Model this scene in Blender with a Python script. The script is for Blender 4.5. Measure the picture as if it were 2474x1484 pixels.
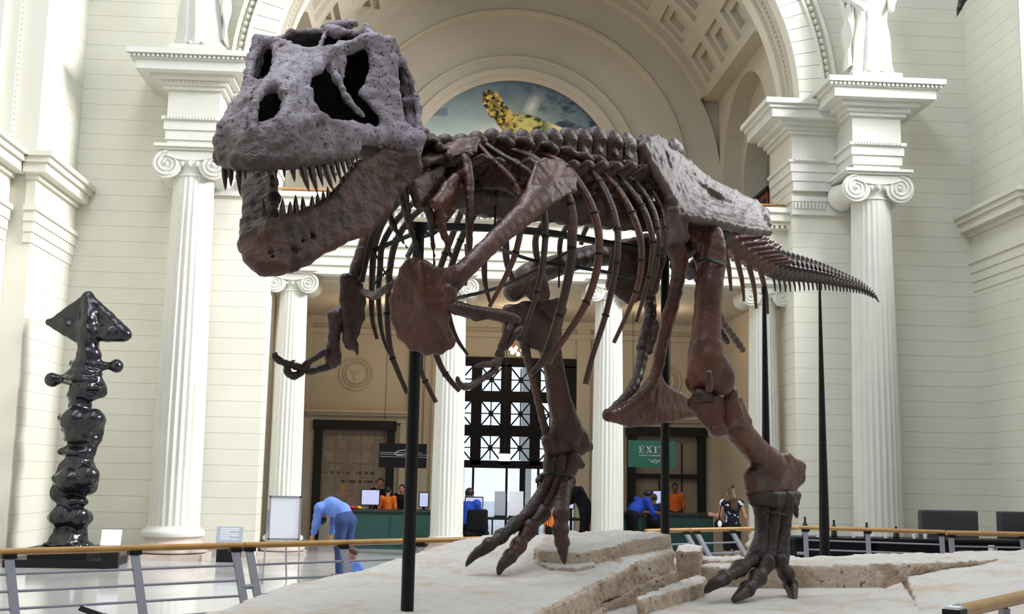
import bpy, bmesh, math, random
import numpy as np
from mathutils import Vector, Matrix
random.seed(7); RNG=np.random.RandomState(11)
for _o in list(bpy.data.objects): bpy.data.objects.remove(_o, do_unlink=True)
SC=bpy.context.scene; COL=SC.collection
# ------------------------------------------------------------------ camera
F_PX,PITCH,YAW,ROLL=2805.,.1425,.062,.0190
_F=np.array([math.sin(YAW)*math.cos(PITCH),math.cos(YAW)*math.cos(PITCH),math.sin(PITCH)])
_R0=np.array([math.cos(YAW),-math.sin(YAW),0.]);_U0=np.cross(_R0,_F)
_R=math.cos(ROLL)*_R0+math.sin(ROLL)*_U0;_U=-math.sin(ROLL)*_R0+math.cos(ROLL)*_U0
CAM=np.array([0,0,1.6])
cd=bpy.data.cameras.new('camera'); cam=bpy.data.objects.new('camera',cd); COL.objects.link(cam)
cam.matrix_world=Matrix(((_R[0],_U[0],-_F[0],0),(_R[1],_U[1],-_F[1],0),(_R[2],_U[2],-_F[2],1.6),(0,0,0,1)))
cd.sensor_fit='HORIZONTAL'; cd.sensor_width=36; cd.lens=36*F_PX/2474; cd.clip_end=300; cd.clip_start=.05
SC.camera=cam
# ------------------------------------------------------------------ sky, lamps, exposure
wd=bpy.data.worlds.new('sky'); SC.world=wd; wd.use_nodes=True
bg=wd.node_tree.nodes['Background']; bg.inputs[0].default_value=(.72,.85,1.0,1); bg.inputs[1].default_value=1.5
SC.view_settings.view_transform='Standard'; SC.view_settings.look='None'; SC.view_settings.gamma=1.0
SC.view_settings.use_curve_mapping=False; SC.view_settings.exposure=-0.12
SC.cycles.use_denoising=True
SC.cycles.max_bounces=8; SC.cycles.diffuse_bounces=4; SC.cycles.glossy_bounces=3
def area(name,loc,rot,sx,sy,power,col):
    l=bpy.data.lights.new(name,'AREA'); l.shape='RECTANGLE'; l.size=sx; l.size_y=sy; l.energy=power; l.color=col
    o=bpy.data.objects.new(name,l); o.location=loc; o.rotation_euler=rot; COL.objects.link(o); return o
def point(name,loc,power,col,r=.15):
    l=bpy.data.lights.new(name,'POINT'); l.energy=power; l.color=col; l.shadow_soft_size=r
    o=bpy.data.objects.new(name,l); o.location=loc; COL.objects.link(o); return o
area('skylight_daylight',(-2.4,4.5,20.9),(0,0,0),6.0,24,2900,(.88,.93,1.0))          # daylight through the hall's long skylight
rw=area('right_window_daylight',(11.25,16.6,11.0),(0,0,0),6.5,5,2700,(.97,.98,1.0))   # daylight slanting from the tall arched windows at the right
rw.rotation_euler=Vector((-15.5,3.6,-6.0)).to_track_quat('-Z','Y').to_euler(); rw.data.spread=math.radians(95)
point('vault_uplight',(1.75,26.6,7.5),120,(1.0,.76,.50),.4)
point('entry_lamp_west',(-1.2,25.2,4.6),60,(1.0,.76,.48),.25)
point('entry_lamp_mid',(1.8,25.4,4.7),45,(1.0,.76,.48),.25)
point('entry_lamp_east',(4.8,25.2,4.6),40,(1.0,.78,.52),.25)
# ------------------------------------------------------------------ rays: a pixel of the photograph to a point of the place
def ray(px,py): return _F+_R*(px-1237)/F_PX-_U*(py-742)/F_PX
def AY(px,py,y): d=ray(px,py); return CAM+d*(y/d[1])
def AZ(px,py,z): d=ray(px,py); return CAM+d*((z-1.6)/d[2])
def AX(px,py,x): d=ray(px,py); return CAM+d*(x/d[0])
def AP(px,py,p0,n):
    d=ray(px,py); n=np.array(n,float); return CAM+d*(((np.array(p0,float)-CAM)@n)/(d@n))
# ------------------------------------------------------------------ materials
def mat(name,col,rough=.6,spec=.5,metal=0,noise=None,bump=None,emit=None,coat=0,alpha=None,attr=None,trans=0):
    m=bpy.data.materials.new(name); m.use_nodes=True; n=m.node_tree.nodes; L=m.node_tree.links
    b=n['Principled BSDF']
    b.inputs['Base Color'].default_value=(*col,1); b.inputs['Roughness'].default_value=rough
    b.inputs['Specular IOR Level'].default_value=spec; b.inputs['Metallic'].default_value=metal
    if coat: b.inputs['Coat Weight'].default_value=coat; b.inputs['Coat Roughness'].default_value=.38
    if trans: b.inputs['Transmission Weight'].default_value=trans
    if emit: b.inputs['Emission Color'].default_value=(*emit[0],1); b.inputs['Emission Strength'].default_value=emit[1]
    tc=n.new('ShaderNodeTexCoord') if (noise or bump) else None
    if noise:
        last=None
        for (c2,scale,lo,hi,det) in noise:
            t=n.new('ShaderNodeTexNoise'); t.inputs['Scale'].default_value=scale; t.inputs['Detail'].default_value=det
            L.new(tc.outputs['Object'],t.inputs['Vector'])
            r=n.new('ShaderNodeMapRange'); r.inputs['From Min'].default_value=lo; r.inputs['From Max'].default_value=hi; r.clamp=True
            L.new(t.outputs['Fac'],r.inputs['Value'])
            mx=n.new('ShaderNodeMix'); mx.data_type='RGBA'
            L.new(r.outputs['Result'],mx.inputs['Factor'])
            if last is None: mx.inputs['A'].default_value=(*col,1)
            else: L.new(last,mx.inputs['A'])
            mx.inputs['B'].default_value=(*c2,1); last=mx.outputs['Result']
        L.new(last,b.inputs['Base Color'])
    if attr:
        a=n.new('ShaderNodeAttribute'); a.attribute_name=attr; L.new(a.outputs['Color'],b.inputs['Base Color'])
        if emit: L.new(a.outputs['Color'],b.inputs['Emission Color'])
    if bump:
        prev=None
        for (scale,dist,det) in bump:
            t=n.new('ShaderNodeTexNoise'); t.inputs['Scale'].default_value=scale; t.inputs['Detail'].default_value=det
            L.new(tc.outputs['Object'],t.inputs['Vector'])
            bp=n.new('ShaderNodeBump'); bp.inputs['Distance'].default_value=dist; bp.inputs['Strength'].default_value=1
            L.new(t.outputs['Fac'],bp.inputs['Height'])
            if prev: L.new(prev,bp.inputs['Normal'])
            prev=bp.outputs['Normal']
        L.new(prev,b.inputs['Normal'])
    return m
M={}
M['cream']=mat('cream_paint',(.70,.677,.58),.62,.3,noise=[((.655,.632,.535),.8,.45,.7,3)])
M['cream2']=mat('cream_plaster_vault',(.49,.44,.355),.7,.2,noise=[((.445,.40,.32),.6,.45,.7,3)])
M['white']=mat('white_stone',(.645,.633,.565),.6,.3,noise=[((.61,.60,.55),2,.45,.7,3)])
M['floor']=mat('polished_floor_stone',(.52,.51,.50),.12,.5,noise=[((.44,.43,.415),.9,.4,.7,5),((.58,.57,.56),14,.55,.8,4)])
M['plinth']=mat('pinkish_marble',(.60,.50,.44),.4,.4,noise=[((.5,.41,.36),6,.45,.65,5)])
M['base']=mat('taupe_marble_base',(.36,.31,.27),.35,.4,noise=[((.29,.245,.21),6,.45,.65,5)])
M['rock']=mat('limestone',(.64,.60,.555),.9,.15,noise=[((.58,.47,.36),2.3,.50,.72,6),((.70,.67,.63),9,.5,.8,5),((.36,.29,.23),30,.66,.76,3)],bump=[(38,.012,6),(6,.03,3)])
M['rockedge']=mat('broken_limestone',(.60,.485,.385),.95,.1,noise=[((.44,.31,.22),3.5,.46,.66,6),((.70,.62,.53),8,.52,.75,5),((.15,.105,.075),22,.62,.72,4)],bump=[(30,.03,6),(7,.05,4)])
M['rail']=mat('varnished_oak_rail',(.46,.255,.075),.32,.5,noise=[((.36,.18,.05),5,.4,.7,5)])
M['steelgrey']=mat('grey_painted_steel',(.25,.25,.285),.4,.5)
M['black']=mat('black_painted_steel',(.006,.006,.007),.45,.25)
M['darkwood']=mat('dark_green_black_frame',(.012,.015,.015),.5,.25)
M['green']=mat('dark_green_counter',(.018,.062,.052),.5,.4)
M['greentop']=mat('green_counter_top',(.02,.03,.028),.35,.5)
M['grille']=mat('black_window_grille',(.005,.005,.008),.55,.2)
M['glass']=None
M['bronze']=mat('black_bronze',(.006,.006,.009),.22,.5,noise=[((.010,.010,.014),4,.4,.7,4)])
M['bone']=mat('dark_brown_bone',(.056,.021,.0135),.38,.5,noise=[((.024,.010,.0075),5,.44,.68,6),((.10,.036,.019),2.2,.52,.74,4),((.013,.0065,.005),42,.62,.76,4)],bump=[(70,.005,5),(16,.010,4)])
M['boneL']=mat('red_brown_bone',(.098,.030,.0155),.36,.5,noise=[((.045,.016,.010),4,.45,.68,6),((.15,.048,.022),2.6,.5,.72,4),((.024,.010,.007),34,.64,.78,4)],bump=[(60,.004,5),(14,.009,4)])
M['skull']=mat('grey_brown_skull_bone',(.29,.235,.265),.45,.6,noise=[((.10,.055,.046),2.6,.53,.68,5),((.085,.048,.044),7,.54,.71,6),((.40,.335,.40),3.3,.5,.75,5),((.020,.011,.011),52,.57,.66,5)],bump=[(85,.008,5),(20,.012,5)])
def lip_shade(m,z0,z1,col):     # shade under the overhanging lip, put as brown into the skull's colour
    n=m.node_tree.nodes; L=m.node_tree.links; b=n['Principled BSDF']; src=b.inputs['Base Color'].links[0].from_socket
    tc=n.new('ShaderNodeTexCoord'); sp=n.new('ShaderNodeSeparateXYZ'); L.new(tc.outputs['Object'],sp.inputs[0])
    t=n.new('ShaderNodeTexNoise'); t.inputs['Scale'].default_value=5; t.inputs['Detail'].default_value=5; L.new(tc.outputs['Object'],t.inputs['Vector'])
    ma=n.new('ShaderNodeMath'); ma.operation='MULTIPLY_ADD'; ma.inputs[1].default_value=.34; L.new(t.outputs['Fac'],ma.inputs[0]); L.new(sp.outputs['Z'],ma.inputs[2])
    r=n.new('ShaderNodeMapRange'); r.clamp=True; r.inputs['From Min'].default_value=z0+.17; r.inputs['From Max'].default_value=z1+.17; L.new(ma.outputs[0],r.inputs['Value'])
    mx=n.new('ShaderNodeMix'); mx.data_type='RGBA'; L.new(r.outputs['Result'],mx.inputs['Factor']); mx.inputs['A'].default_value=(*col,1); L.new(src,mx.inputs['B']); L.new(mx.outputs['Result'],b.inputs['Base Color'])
lip_shade(M['skull'],3.17,3.40,(.062,.032,.027))
M['jaw']=mat('rust_brown_jaw_bone',(.070,.025,.0145),.42,.4,noise=[((.028,.012,.008),6,.44,.66,6),((.12,.043,.022),3.2,.5,.74,4),((.012,.007,.005),40,.60,.72,4)],bump=[(80,.006,5),(18,.012,4)])
M['hip']=mat('mauve_brown_hip_bone',(.118,.066,.060),.38,.55,noise=[((.055,.027,.021),5,.46,.68,6),((.165,.10,.10),3,.5,.74,4),((.018,.009,.009),40,.62,.74,4)],bump=[(60,.005,5),(14,.010,4)])
M['cavity_shade']=mat('black_cavity_shade',(.006,.004,.004),.9,.05,bump=[(40,.006,4)])  # darkness of the unlit skull openings, put into the colour
M['tooth']=mat('brown_tooth',(.055,.026,.018),.3,.5,noise=[((.02,.011,.009),14,.4,.7,4)])
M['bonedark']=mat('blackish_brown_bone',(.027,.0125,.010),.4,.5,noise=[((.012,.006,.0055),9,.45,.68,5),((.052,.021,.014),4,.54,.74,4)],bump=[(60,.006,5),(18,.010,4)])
M['paper']=mat('white_paper',(.80,.81,.86),.6,.3)
M['card']=mat('grey_card',(.36,.38,.42),.6,.3)
M['screen']=mat('lit_screen',(.2,.2,.3),.3,.5,emit=((.55,.6,.9),.8))
M['blueshirt']=mat('royal_blue_cloth',(.018,.055,.36),.8,.2)
M['lightblue']=mat('pale_blue_cloth',(.13,.22,.58),.8,.2)
M['navy']=mat('navy_cloth',(.012,.02,.09),.85,.2)
M['jeans']=mat('blue_denim',(.03,.05,.14),.85,.2)
M['blackcloth']=mat('black_cloth',(.008,.008,.01),.9,.15)
M['orange']=mat('orange_cloth',(.62,.14,.02),.8,.2)
M['floral']=mat('black_white_floral_cloth',(.008,.01,.02),.85,.2,noise=[((.62,.66,.72),11,.56,.60,2)])
M['skin']=mat('skin_tone',(.42,.20,.125),.55,.4)
M['skind']=mat('darker_skin_tone',(.16,.07,.04),.55,.4)
M['hairb']=mat('brown_hair',(.07,.03,.014),.5,.4)
M['haird']=mat('black_hair',(.008,.007,.007),.5,.4)
M['red']=mat('red_goods',(.5,.02,.02),.5,.4)
M['yellow']=mat('yellow_goods',(.7,.45,.02),.5,.4)
M['bench']=mat('dark_grey_leather',(.045,.045,.052),.5,.4)
M['exit']=mat('teal_green_sign',(.05,.235,.19),.45,.4)
M['mahog']=mat('dark_red_wood',(.13,.022,.012),.35,.4)
M['bottle']=mat('dark_bottle_glass',(.006,.008,.006),.08,.7)
M['chrome']=mat('brushed_steel',(.5,.5,.52),.3,.5,metal=1)
M['bulb']=mat('warm_bulb',(1,.8,.5),.4,.5,emit=((1,.72,.35),14))
M['exitlit']=mat('lit_exit_box',(1,.9,.7),.4,.5,emit=((1,.86,.62),2.2))
M['stonefar']=mat('pale_stone_outside',(.62,.62,.62),.7,.3)
M['pavement']=mat('outdoor_paving',(.6,.6,.6),.8,.2)
# ------------------------------------------------------------------ mesh helpers
class MB:
    def __init__(s): s.v=[]; s.f=[]; s.n=0; s.m=[]
    def add(s,v,f,m=0):
        v=[tuple(map(float,p)) for p in v]; s.v+=v
        s.f+=[tuple(i+s.n for i in q) for q in f]; s.m+=[m]*len(f); s.n+=len(v); return s
    def box(s,x0,x1,y0,y1,z0,z1,m=0):
        v=[(x,y,z) for z in(z0,z1) for y in(y0,y1) for x in(x0,x1)]
        return s.add(v,[(0,2,3,1),(4,5,7,6),(0,1,5,4),(2,6,7,3),(0,4,6,2),(1,3,7,5)],m)
    def obox(s,c,ax,ay,az,m=0):   # oriented box: centre and three half-extent vectors
        c,ax,ay,az=[np.array(q,float) for q in(c,ax,ay,az)]
        v=[c+a*ax+b*ay+d*az for d in(-1,1) for b in(-1,1) for a in(-1,1)]
        return s.add(v,[(0,2,3,1),(4,5,7,6),(0,1,5,4),(2,6,7,3),(0,4,6,2),(1,3,7,5)],m)
    def beam(s,a,b,wx,wy,up=(0,0,1),m=0):
        a=np.array(a,float); b=np.array(b,float); d=b-a; l=np.linalg.norm(d); t=d/l
        u=np.cross(np.array(up,float),t)
        if np.linalg.norm(u)<1e-4: u=np.cross((1,0,0),t)
        u/=np.linalg.norm(u); v=np.cross(t,u)
        return s.obox((a+b)/2,u*wx/2,v*wy/2,d/2,m)
    def lathe(s,prof,c=(0,0,0),seg=24,axis='z',m=0,a0=0,a1=2*math.pi):
        full=abs(a1-a0-2*math.pi)<1e-6; n=seg if full else seg+1
        v=[]
        for (r,h) in prof:
            for i in range(n):
                a=a0+(a1-a0)*i/seg
                p=(r*math.cos(a),r*math.sin(a),h)
                if axis=='y': p=(p[0],h,p[1])
                if axis=='x': p=(h,p[0],p[1])
                v.append((p[0]+c[0],p[1]+c[1],p[2]+c[2]))
        f=[]
        for j in range(len(prof)-1):
            for i in range(seg):
                i2=(i+1)%n
                q=(j*n+i,j*n+i2,(j+1)*n+i2,(j+1)*n+i)
                f.append(q if axis!='y' else q[::-1])
        if full:
            f.append(tuple(range(n))[::-1] if axis!='y' else tuple(range(n)))
            k=(len(prof)-1)*n; f.append(tuple(range(k,k+n)) if axis!='y' else tuple(range(k,k+n))[::-1])
        return s.add(v,f,m)
    def tube(s,pts,r,seg=8,sub=4,m=0,ratio=1.0,hint=None,smooth=True,cap=True):
        P=np.array(pts,float); R=np.array([r]*len(P) if np.isscalar(r) else r,float)
        if smooth and len(P)>2 and sub>1: P,R=crom(P,R,sub)
        T=np.gradient(P,axis=0); T/=np.linalg.norm(T,axis=1)[:,None]+1e-12
        h=np.array(hint if hint is not None else (0,0,1.),float)
        if abs(T[0]@h)>.95*np.linalg.norm(h): h=np.array((1.,0,.2))
        u=h-T[0]*(h@T[0]); u/=np.linalg.norm(u); v=[]; n=len(P)
        for i in range(n):
            u=u-T[i]*(u@T[i]); u/=np.linalg.norm(u); b=np.cross(T[i],u)
            for k in range(seg):
                a=2*math.pi*k/seg; v.append(P[i]+R[i]*(math.cos(a)*u*ratio+math.sin(a)*b))
        f=[(i*seg+k,i*seg+(k+1)%seg,(i+1)*seg+(k+1)%seg,(i+1)*seg+k) for i in range(n-1) for k in range(seg)]
        if cap: f+= [tuple(range(seg))[::-1],tuple(range((n-1)*seg,n*seg))]
        return s.add(v,f,m)
    def prism(s,poly,d,m=0):     # polygon of 3-D points, extruded by vector d
        P=[np.array(p,float) for p in poly]; d=np.array(d,float); n=len(P)
        v=P+[p+d for p in P]
        f=[tuple(range(n))[::-1],tuple(range(n,2*n))]+[(i,(i+1)%n,n+(i+1)%n,n+i) for i in range(n)]
        return s.add(v,f,m)
    def ell(s,c,rx,ry,rz,seg=12,rings=8,m=0):
        v=[];f=[]
        for j in range(rings+1):
            t=math.pi*j/rings
            for i in range(seg):
                a=2*math.pi*i/seg
                v.append((c[0]+rx*math.sin(t)*math.cos(a),c[1]+ry*math.sin(t)*math.sin(a),c[2]-rz*math.cos(t)))
        for j in range(rings):
            for i in range(seg):
                f.append((j*seg+i,j*seg+(i+1)%seg,(j+1)*seg+(i+1)%seg,(j+1)*seg+i))
        return s.add(v,f,m)
    def mesh(s,name,smooth=False,angle=None):
        me=bpy.data.meshes.new(name); me.from_pydata(s.v,[],s.f)
        if any(s.m): me.polygons.foreach_set('material_index',s.m)
        if smooth: me.polygons.foreach_set('use_smooth',[True]*len(s.f))
        me.validate(); me.update()
        if smooth and angle:
            try: me.set_sharp_from_angle(angle=angle)
            except Exception: pass
        return me
    def build(s,name,material,parent=None,smooth=False,angle=math.radians(40),**kw):
        return link(name,s.mesh(name,smooth,angle),material,parent,**kw)
LOCAL=set()   # things whose parts are written in the thing's own coordinates
def crom(P,R,sub):
    n=len(P); A=np.vstack([2*P[0]-P[1],P,2*P[-1]-P[-2]]); out=[];ro=[]
    for i in range(n-1):
        p0,p1,p2,p3=A[i:i+4]
        for k in range(sub):
            t=k/sub
            out.append(.5*((2*p1)+(-p0+p2)*t+(2*p0-5*p1+4*p2-p3)*t*t+(-p0+3*p1-3*p2+p3)*t**3))
            ro.append(R[i]*(1-t)+R[i+1]*t)
    out.append(P[-1]); ro.append(R[-1]); return np.array(out),np.array(ro)
def link(name,me,material,parent=None,label=None,cat=None,group=None,kind=None,loc=None):
    o=bpy.data.objects.new(name,me); COL.objects.link(o)
    if material is not None and not me.materials:
        for q in (material if isinstance(material,(list,tuple)) else [material]): me.materials.append(M[q] if isinstance(q,str) else q)
    if parent is not None:
        o.parent=parent
        if parent.type=='EMPTY' and parent.name not in LOCAL: o.matrix_parent_inverse=Matrix.Translation(-parent.location)
    if loc is not None: o.location=loc
    tag(o,label,cat,group,kind); return o
def tag(o,label=None,cat=None,group=None,kind=None):
    if label: o['label']=label
    if cat: o['category']=cat
    if group: o['group']=group
    if kind: o['kind']=kind
    return o
def thing(name,label,cat,group=None,loc=(0,0,0),kind=None,rz=0):
    o=bpy.data.objects.new(name,None); COL.objects.link(o); o.location=loc; o.rotation_euler=(0,0,rz); o.empty_display_size=.2
    return tag(o,label,cat,group,kind)
def copy_tree(o,parent=None):
    c=o.copy(); COL.objects.link(c); c.parent=parent
    for ch in list(o.children): copy_tree(ch,c)
    return c
# ================================================================== solid modelling on a voxel grid (rounded cones, plates, cuts, smooth joins)
def _cone(P,a,b,ra,rb):
    pa=P-a; ba=b-a; bb=max(float(ba@ba),1e-9)
    h=np.clip((pa@ba)/bb,0,1); d=pa-h[...,None]*ba
    return np.sqrt((d*d).sum(-1))-(ra+(rb-ra)*h)
def _tri(P,a,b,c,ra,rb,rc):
    ab=b-a; ac=c-a; ap=P-a; d00=ab@ab; d01=ab@ac; d11=ac@ac; den=d00*d11-d01*d01
    if den<1e-12: return _cone(P,a,b,ra,rb)
    d20=ap@ab; d21=ap@ac
    v=(d11*d20-d01*d21)/den; w=(d00*d21-d01*d20)/den; u=1-v-w
    n=np.cross(ab,ac); n=n/np.linalg.norm(n)
    D=np.minimum(np.minimum(_cone(P,a,b,ra,rb),_cone(P,b,c,rb,rc)),_cone(P,c,a,rc,ra))
    ins=(u>=0)&(v>=0)&(w>=0)
    return np.where(ins,np.abs(ap@n)-(u*ra+v*rb+w*rc),D)
def _ellip(P,c,axes,r):
    q=(P-c)@np.array(axes,np.float32).T/np.array(r,np.float32); l=np.sqrt((q*q).sum(-1)); return (l-1)*min(r)
class Vox:
    def __init__(s,h=.012,k=.03,rs=1.0): s.h=h; s.k=k; s.rs=rs; s.ops=[]; s.box=[]
    def _p(s,op,fn,pts,rs,k):
        pts=np.array(pts,np.float32); r=max(rs); k=s.k if k is None else k
        s.ops.append((op,fn,pts.min(0)-r,pts.max(0)+r,k))
        if op=='+': s.box.append((pts.min(0)-r,pts.max(0)+r))
        return s
    def cone(s,a,b,ra,rb=None,k=None,op='+'):
        a=np.array(a,np.float32); b=np.array(b,np.float32); rb=ra if rb is None else rb; ra,rb=ra*s.rs,rb*s.rs
        return s._p(op,lambda P:_cone(P,a,b,ra,rb),[a,b],[ra,rb],k)
    def chain(s,pts,rs,k=None,op='+',sub=1):
        if np.isscalar(rs): rs=[rs]*len(pts)
        if sub>1: pts,rs=crom(np.array(pts,float),np.array(rs,float),sub)
        for i in range(len(pts)-1): s.cone(pts[i],pts[i+1],rs[i],rs[i+1],k,op)
        return s
    def ball(s,c,r,k=None,op='+'): return s.cone(c,np.array(c)+[0,0,1e-3],r,r,k,op)
    def ell(s,c,r,axes=((1,0,0),(0,1,0),(0,0,1)),k=None,op='+'):
        c=np.array(c,np.float32); return s._p(op,lambda P:_ellip(P,c,axes,r),[c],[max(r)],k)
    def tri(s,a,b,c,ra,rb=None,rc=None,k=None,op='+'):
        a,b,c=[np.array(q,np.float32) for q in(a,b,c)]; rb=ra if rb is None else rb; rc=ra if rc is None else rc; ra,rb,rc=ra*s.rs,rb*s.rs,rc*s.rs
        return s._p(op,lambda P:_tri(P,a,b,c,ra,rb,rc),[a,b,c],[ra,rb,rc],k)
    def quad(s,a,b,c,d,r,k=None):
        rr=[r]*4 if np.isscalar(r) else r
        s.tri(a,b,c,rr[0],rr[1],rr[2],k); return s.tri(a,c,d,rr[0],rr[2],rr[3],k)
    def fan(s,pts,r,cr=None,k=None,c=None):
        pts=[np.array(p,float) for p in pts]; c=np.mean(pts,0) if c is None else np.array(c,float); cr=r if cr is None else cr
        rr=[r]*len(pts) if np.isscalar(r) else r
        for i in range(len(pts)):
            j=(i+1)%len(pts); s.tri(pts[i],pts[j],c,rr[i],rr[j],cr,k)
        return s
    def prismz(s,poly,ztop,zbot,r=.01,k=None,op='+'):
        # solid with polygonal plan; ztop(x,y), zbot
        P2=np.array(poly,float); 
        zt=[ztop(x,y) for x,y in P2]
        def fn(P):
            x,y=P[...,0],P[...,1]; d=np.full(x.shape,1e9,np.float32); ins=np.zeros(x.shape,bool)
            for i in range(len(P2)):
                a=P2[i]; b=P2[(i+1)%len(P2)]; e=b-a; wx=x-a[0]; wy=y-a[1]
                t=np.clip((wx*e[0]+wy*e[1])/(e@e),0,1); dx=wx-t*e[0]; dy=wy-t*e[1]; d=np.minimum(d,dx*dx+dy*dy)
                c=((a[1]>y)!=(b[1]>y)); 
                with np.errstate(divide='ignore',invalid='ignore'): xi=(b[0]-a[0])*(y-a[1])/(b[1]-a[1] if b[1]!=a[1] else 1e-9)+a[0]
                ins^=c&(x<xi)
            d=np.sqrt(d); d=np.where(ins,-d,d)
            dz=np.maximum(P[...,2]-ztop(x,y),zbot-P[...,2])
            return np.minimum(np.maximum(d+r,dz+r),0)+np.sqrt(np.maximum(d+r,0)**2+np.maximum(dz+r,0)**2)-r
        pts=[(x,y,z) for (x,y),z in zip(P2,zt)]+[(x,y,zbot) for x,y in P2]
        return s._p(op,fn,pts,[.0],k)
    def build(s,name,material,parent=None,noise=(),smooth=True,flat=False,mesh_only=False,**kw):
        h=s.h; lo=np.min([b[0] for b in s.box],0)-3*h-sum(n[1] for n in noise); hi=np.max([b[1] for b in s.box],0)+3*h+sum(n[1] for n in noise)
        n=np.maximum(np.ceil((hi-lo)/h).astype(int)+1,4)
        F=np.full(n,1.0,np.float32)
        ax=[(lo[i]+h*np.arange(n[i])).astype(np.float32) for i in range(3)]
        for (op,fn,a,b,k) in s.ops:
            pad=k+2.5*h
            i0=np.clip(np.floor((a-pad-lo)/h).astype(int),0,n); i1=np.clip(np.ceil((b+pad-lo)/h).astype(int)+1,0,n)
            if (i1<=i0).any(): continue
            sl=tuple(slice(i0[q],i1[q]) for q in range(3))
            P=np.stack(np.meshgrid(*[ax[q][sl[q]] for q in range(3)],indexing='ij'),-1)
            d=fn(P).astype(np.float32); f=F[sl]
            if op=='+':
                if k>0: hh=np.maximum(k-np.abs(f-d),0)/k; F[sl]=np.minimum(f,d)-hh*hh*k*.25
                else: F[sl]=np.minimum(f,d)
            else:
                d=-d
                if k>0: hh=np.maximum(k-np.abs(f-d),0)/k; F[sl]=np.maximum(f,d)+hh*hh*k*.25
                else: F[sl]=np.maximum(f,d)
        if noise:
            m=np.abs(F)<6*h+sum(q[1] for q in noise)
            idx=np.argwhere(m); P=lo+h*idx; d=np.zeros(len(P))
            rs=np.random.RandomState(len(name)+5)
            for (wl,amp) in noise:
                for q in range(4):
                    Q,_=np.linalg.qr(rs.randn(3,3)); ph=rs.rand(3)*6.28; sc=2*math.pi/wl*(.72+.22*q)
                    p=P@Q.T*sc+ph; p=p+.6*np.sin(p[:,[1,2,0]]*.61)
                    d+=amp*.42*np.sin(p[:,0])*np.sin(p[:,1])*np.sin(p[:,2])
            F[m]+=d.astype(np.float32)
        v,f=surfnet(F,lo,h)
        me=bpy.data.meshes.new(name); me.vertices.add(len(v)); me.vertices.foreach_set('co',v.astype(np.float32).ravel())
        me.loops.add(f.size); me.loops.foreach_set('vertex_index',f.ravel().astype(np.int32))
        me.polygons.add(len(f)); me.polygons.foreach_set('loop_start',np.arange(0,f.size,4,dtype=np.int32))
        if smooth: me.polygons.foreach_set('use_smooth',np.ones(len(f),bool))
        me.update(calc_edges=True)
        if mesh_only: return me
        return link(name,me,material,parent,**kw)
def surfnet(F,lo,h):
    S=F<0
    c=[S[i:S.shape[0]-1+i,j:S.shape[1]-1+j,k:S.shape[2]-1+k] for i in(0,1) for j in(0,1) for k in(0,1)]
    cnt=sum(q.astype(np.int8) for q in c); act=(cnt>0)&(cnt<8)
    ids=np.full(act.shape,-1,np.int32); A=np.argwhere(act); ids[act]=np.arange(len(A))
    acc=np.zeros((len(A),3)); num=np.zeros(len(A))
    cor=[(i,j,k) for i in(0,1) for j in(0,1) for k in(0,1)]
    val=[F[A[:,0]+i,A[:,1]+j,A[:,2]+k] for (i,j,k) in cor]
    for a in range(8):
        for b in range(a+1,8):
            da=np.array(cor[a]); db=np.array(cor[b])
            if np.abs(da-db).sum()!=1: continue
            fa,fb=val[a],val[b]; m=(fa<0)!=(fb<0)
            t=np.where(m,fa/np.where(m,fa-fb,1),0)[:,None]
            acc+=np.where(m[:,None],da+(db-da)*t,0); num+=m
    V=lo+h*(A+acc/num[:,None])
    faces=[]
    for ax in range(3):
        o=[q for q in range(3) if q!=ax]
        s0=[slice(None)]*3; s1=[slice(None)]*3; s0[ax]=slice(0,-1); s1[ax]=slice(1,None)
        a,b=S[tuple(s0)],S[tuple(s1)]; E=np.argwhere(a!=b); fl=a[tuple(E.T)]
        E2=E[(E[:,o[0]]>0)&(E[:,o[1]]>0)&(E[:,o[0]]<F.shape[o[0]]-1)&(E[:,o[1]]<F.shape[o[1]]-1)]
        fl=a[tuple(E2.T)]
        q=[]
        for (d0,d1) in((-1,-1),(0,-1),(0,0),(-1,0)):
            I=E2.copy(); I[:,o[0]]+=d0; I[:,o[1]]+=d1; q.append(ids[tuple(I.T)])
        Q=np.stack(q,1); 
        if ax==1: Q=Q[:,::-1]
        Q=np.where(fl[:,None],Q,Q[:,::-1]); faces.append(Q)
    return V,np.concatenate(faces)
# ================================================================== the hall
AXX=1.78; YW=21.9; XL,XR=-6.95,10.46; PIN=5.07; RIN=5.2; ZC=8.95; YB=28.0; DECK=6.85
def struct(name,mb,material,parent=None,**kw): return mb.build(name,material,parent,kind=('structure' if parent is None else None),**kw)
MB().box(-14,16,-14,28,-.3,0).build('floor','floor',kind='structure')
MB().box(-14,20,28.3,70,-.4,-.06).build('ground','pavement',kind='structure')
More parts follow.
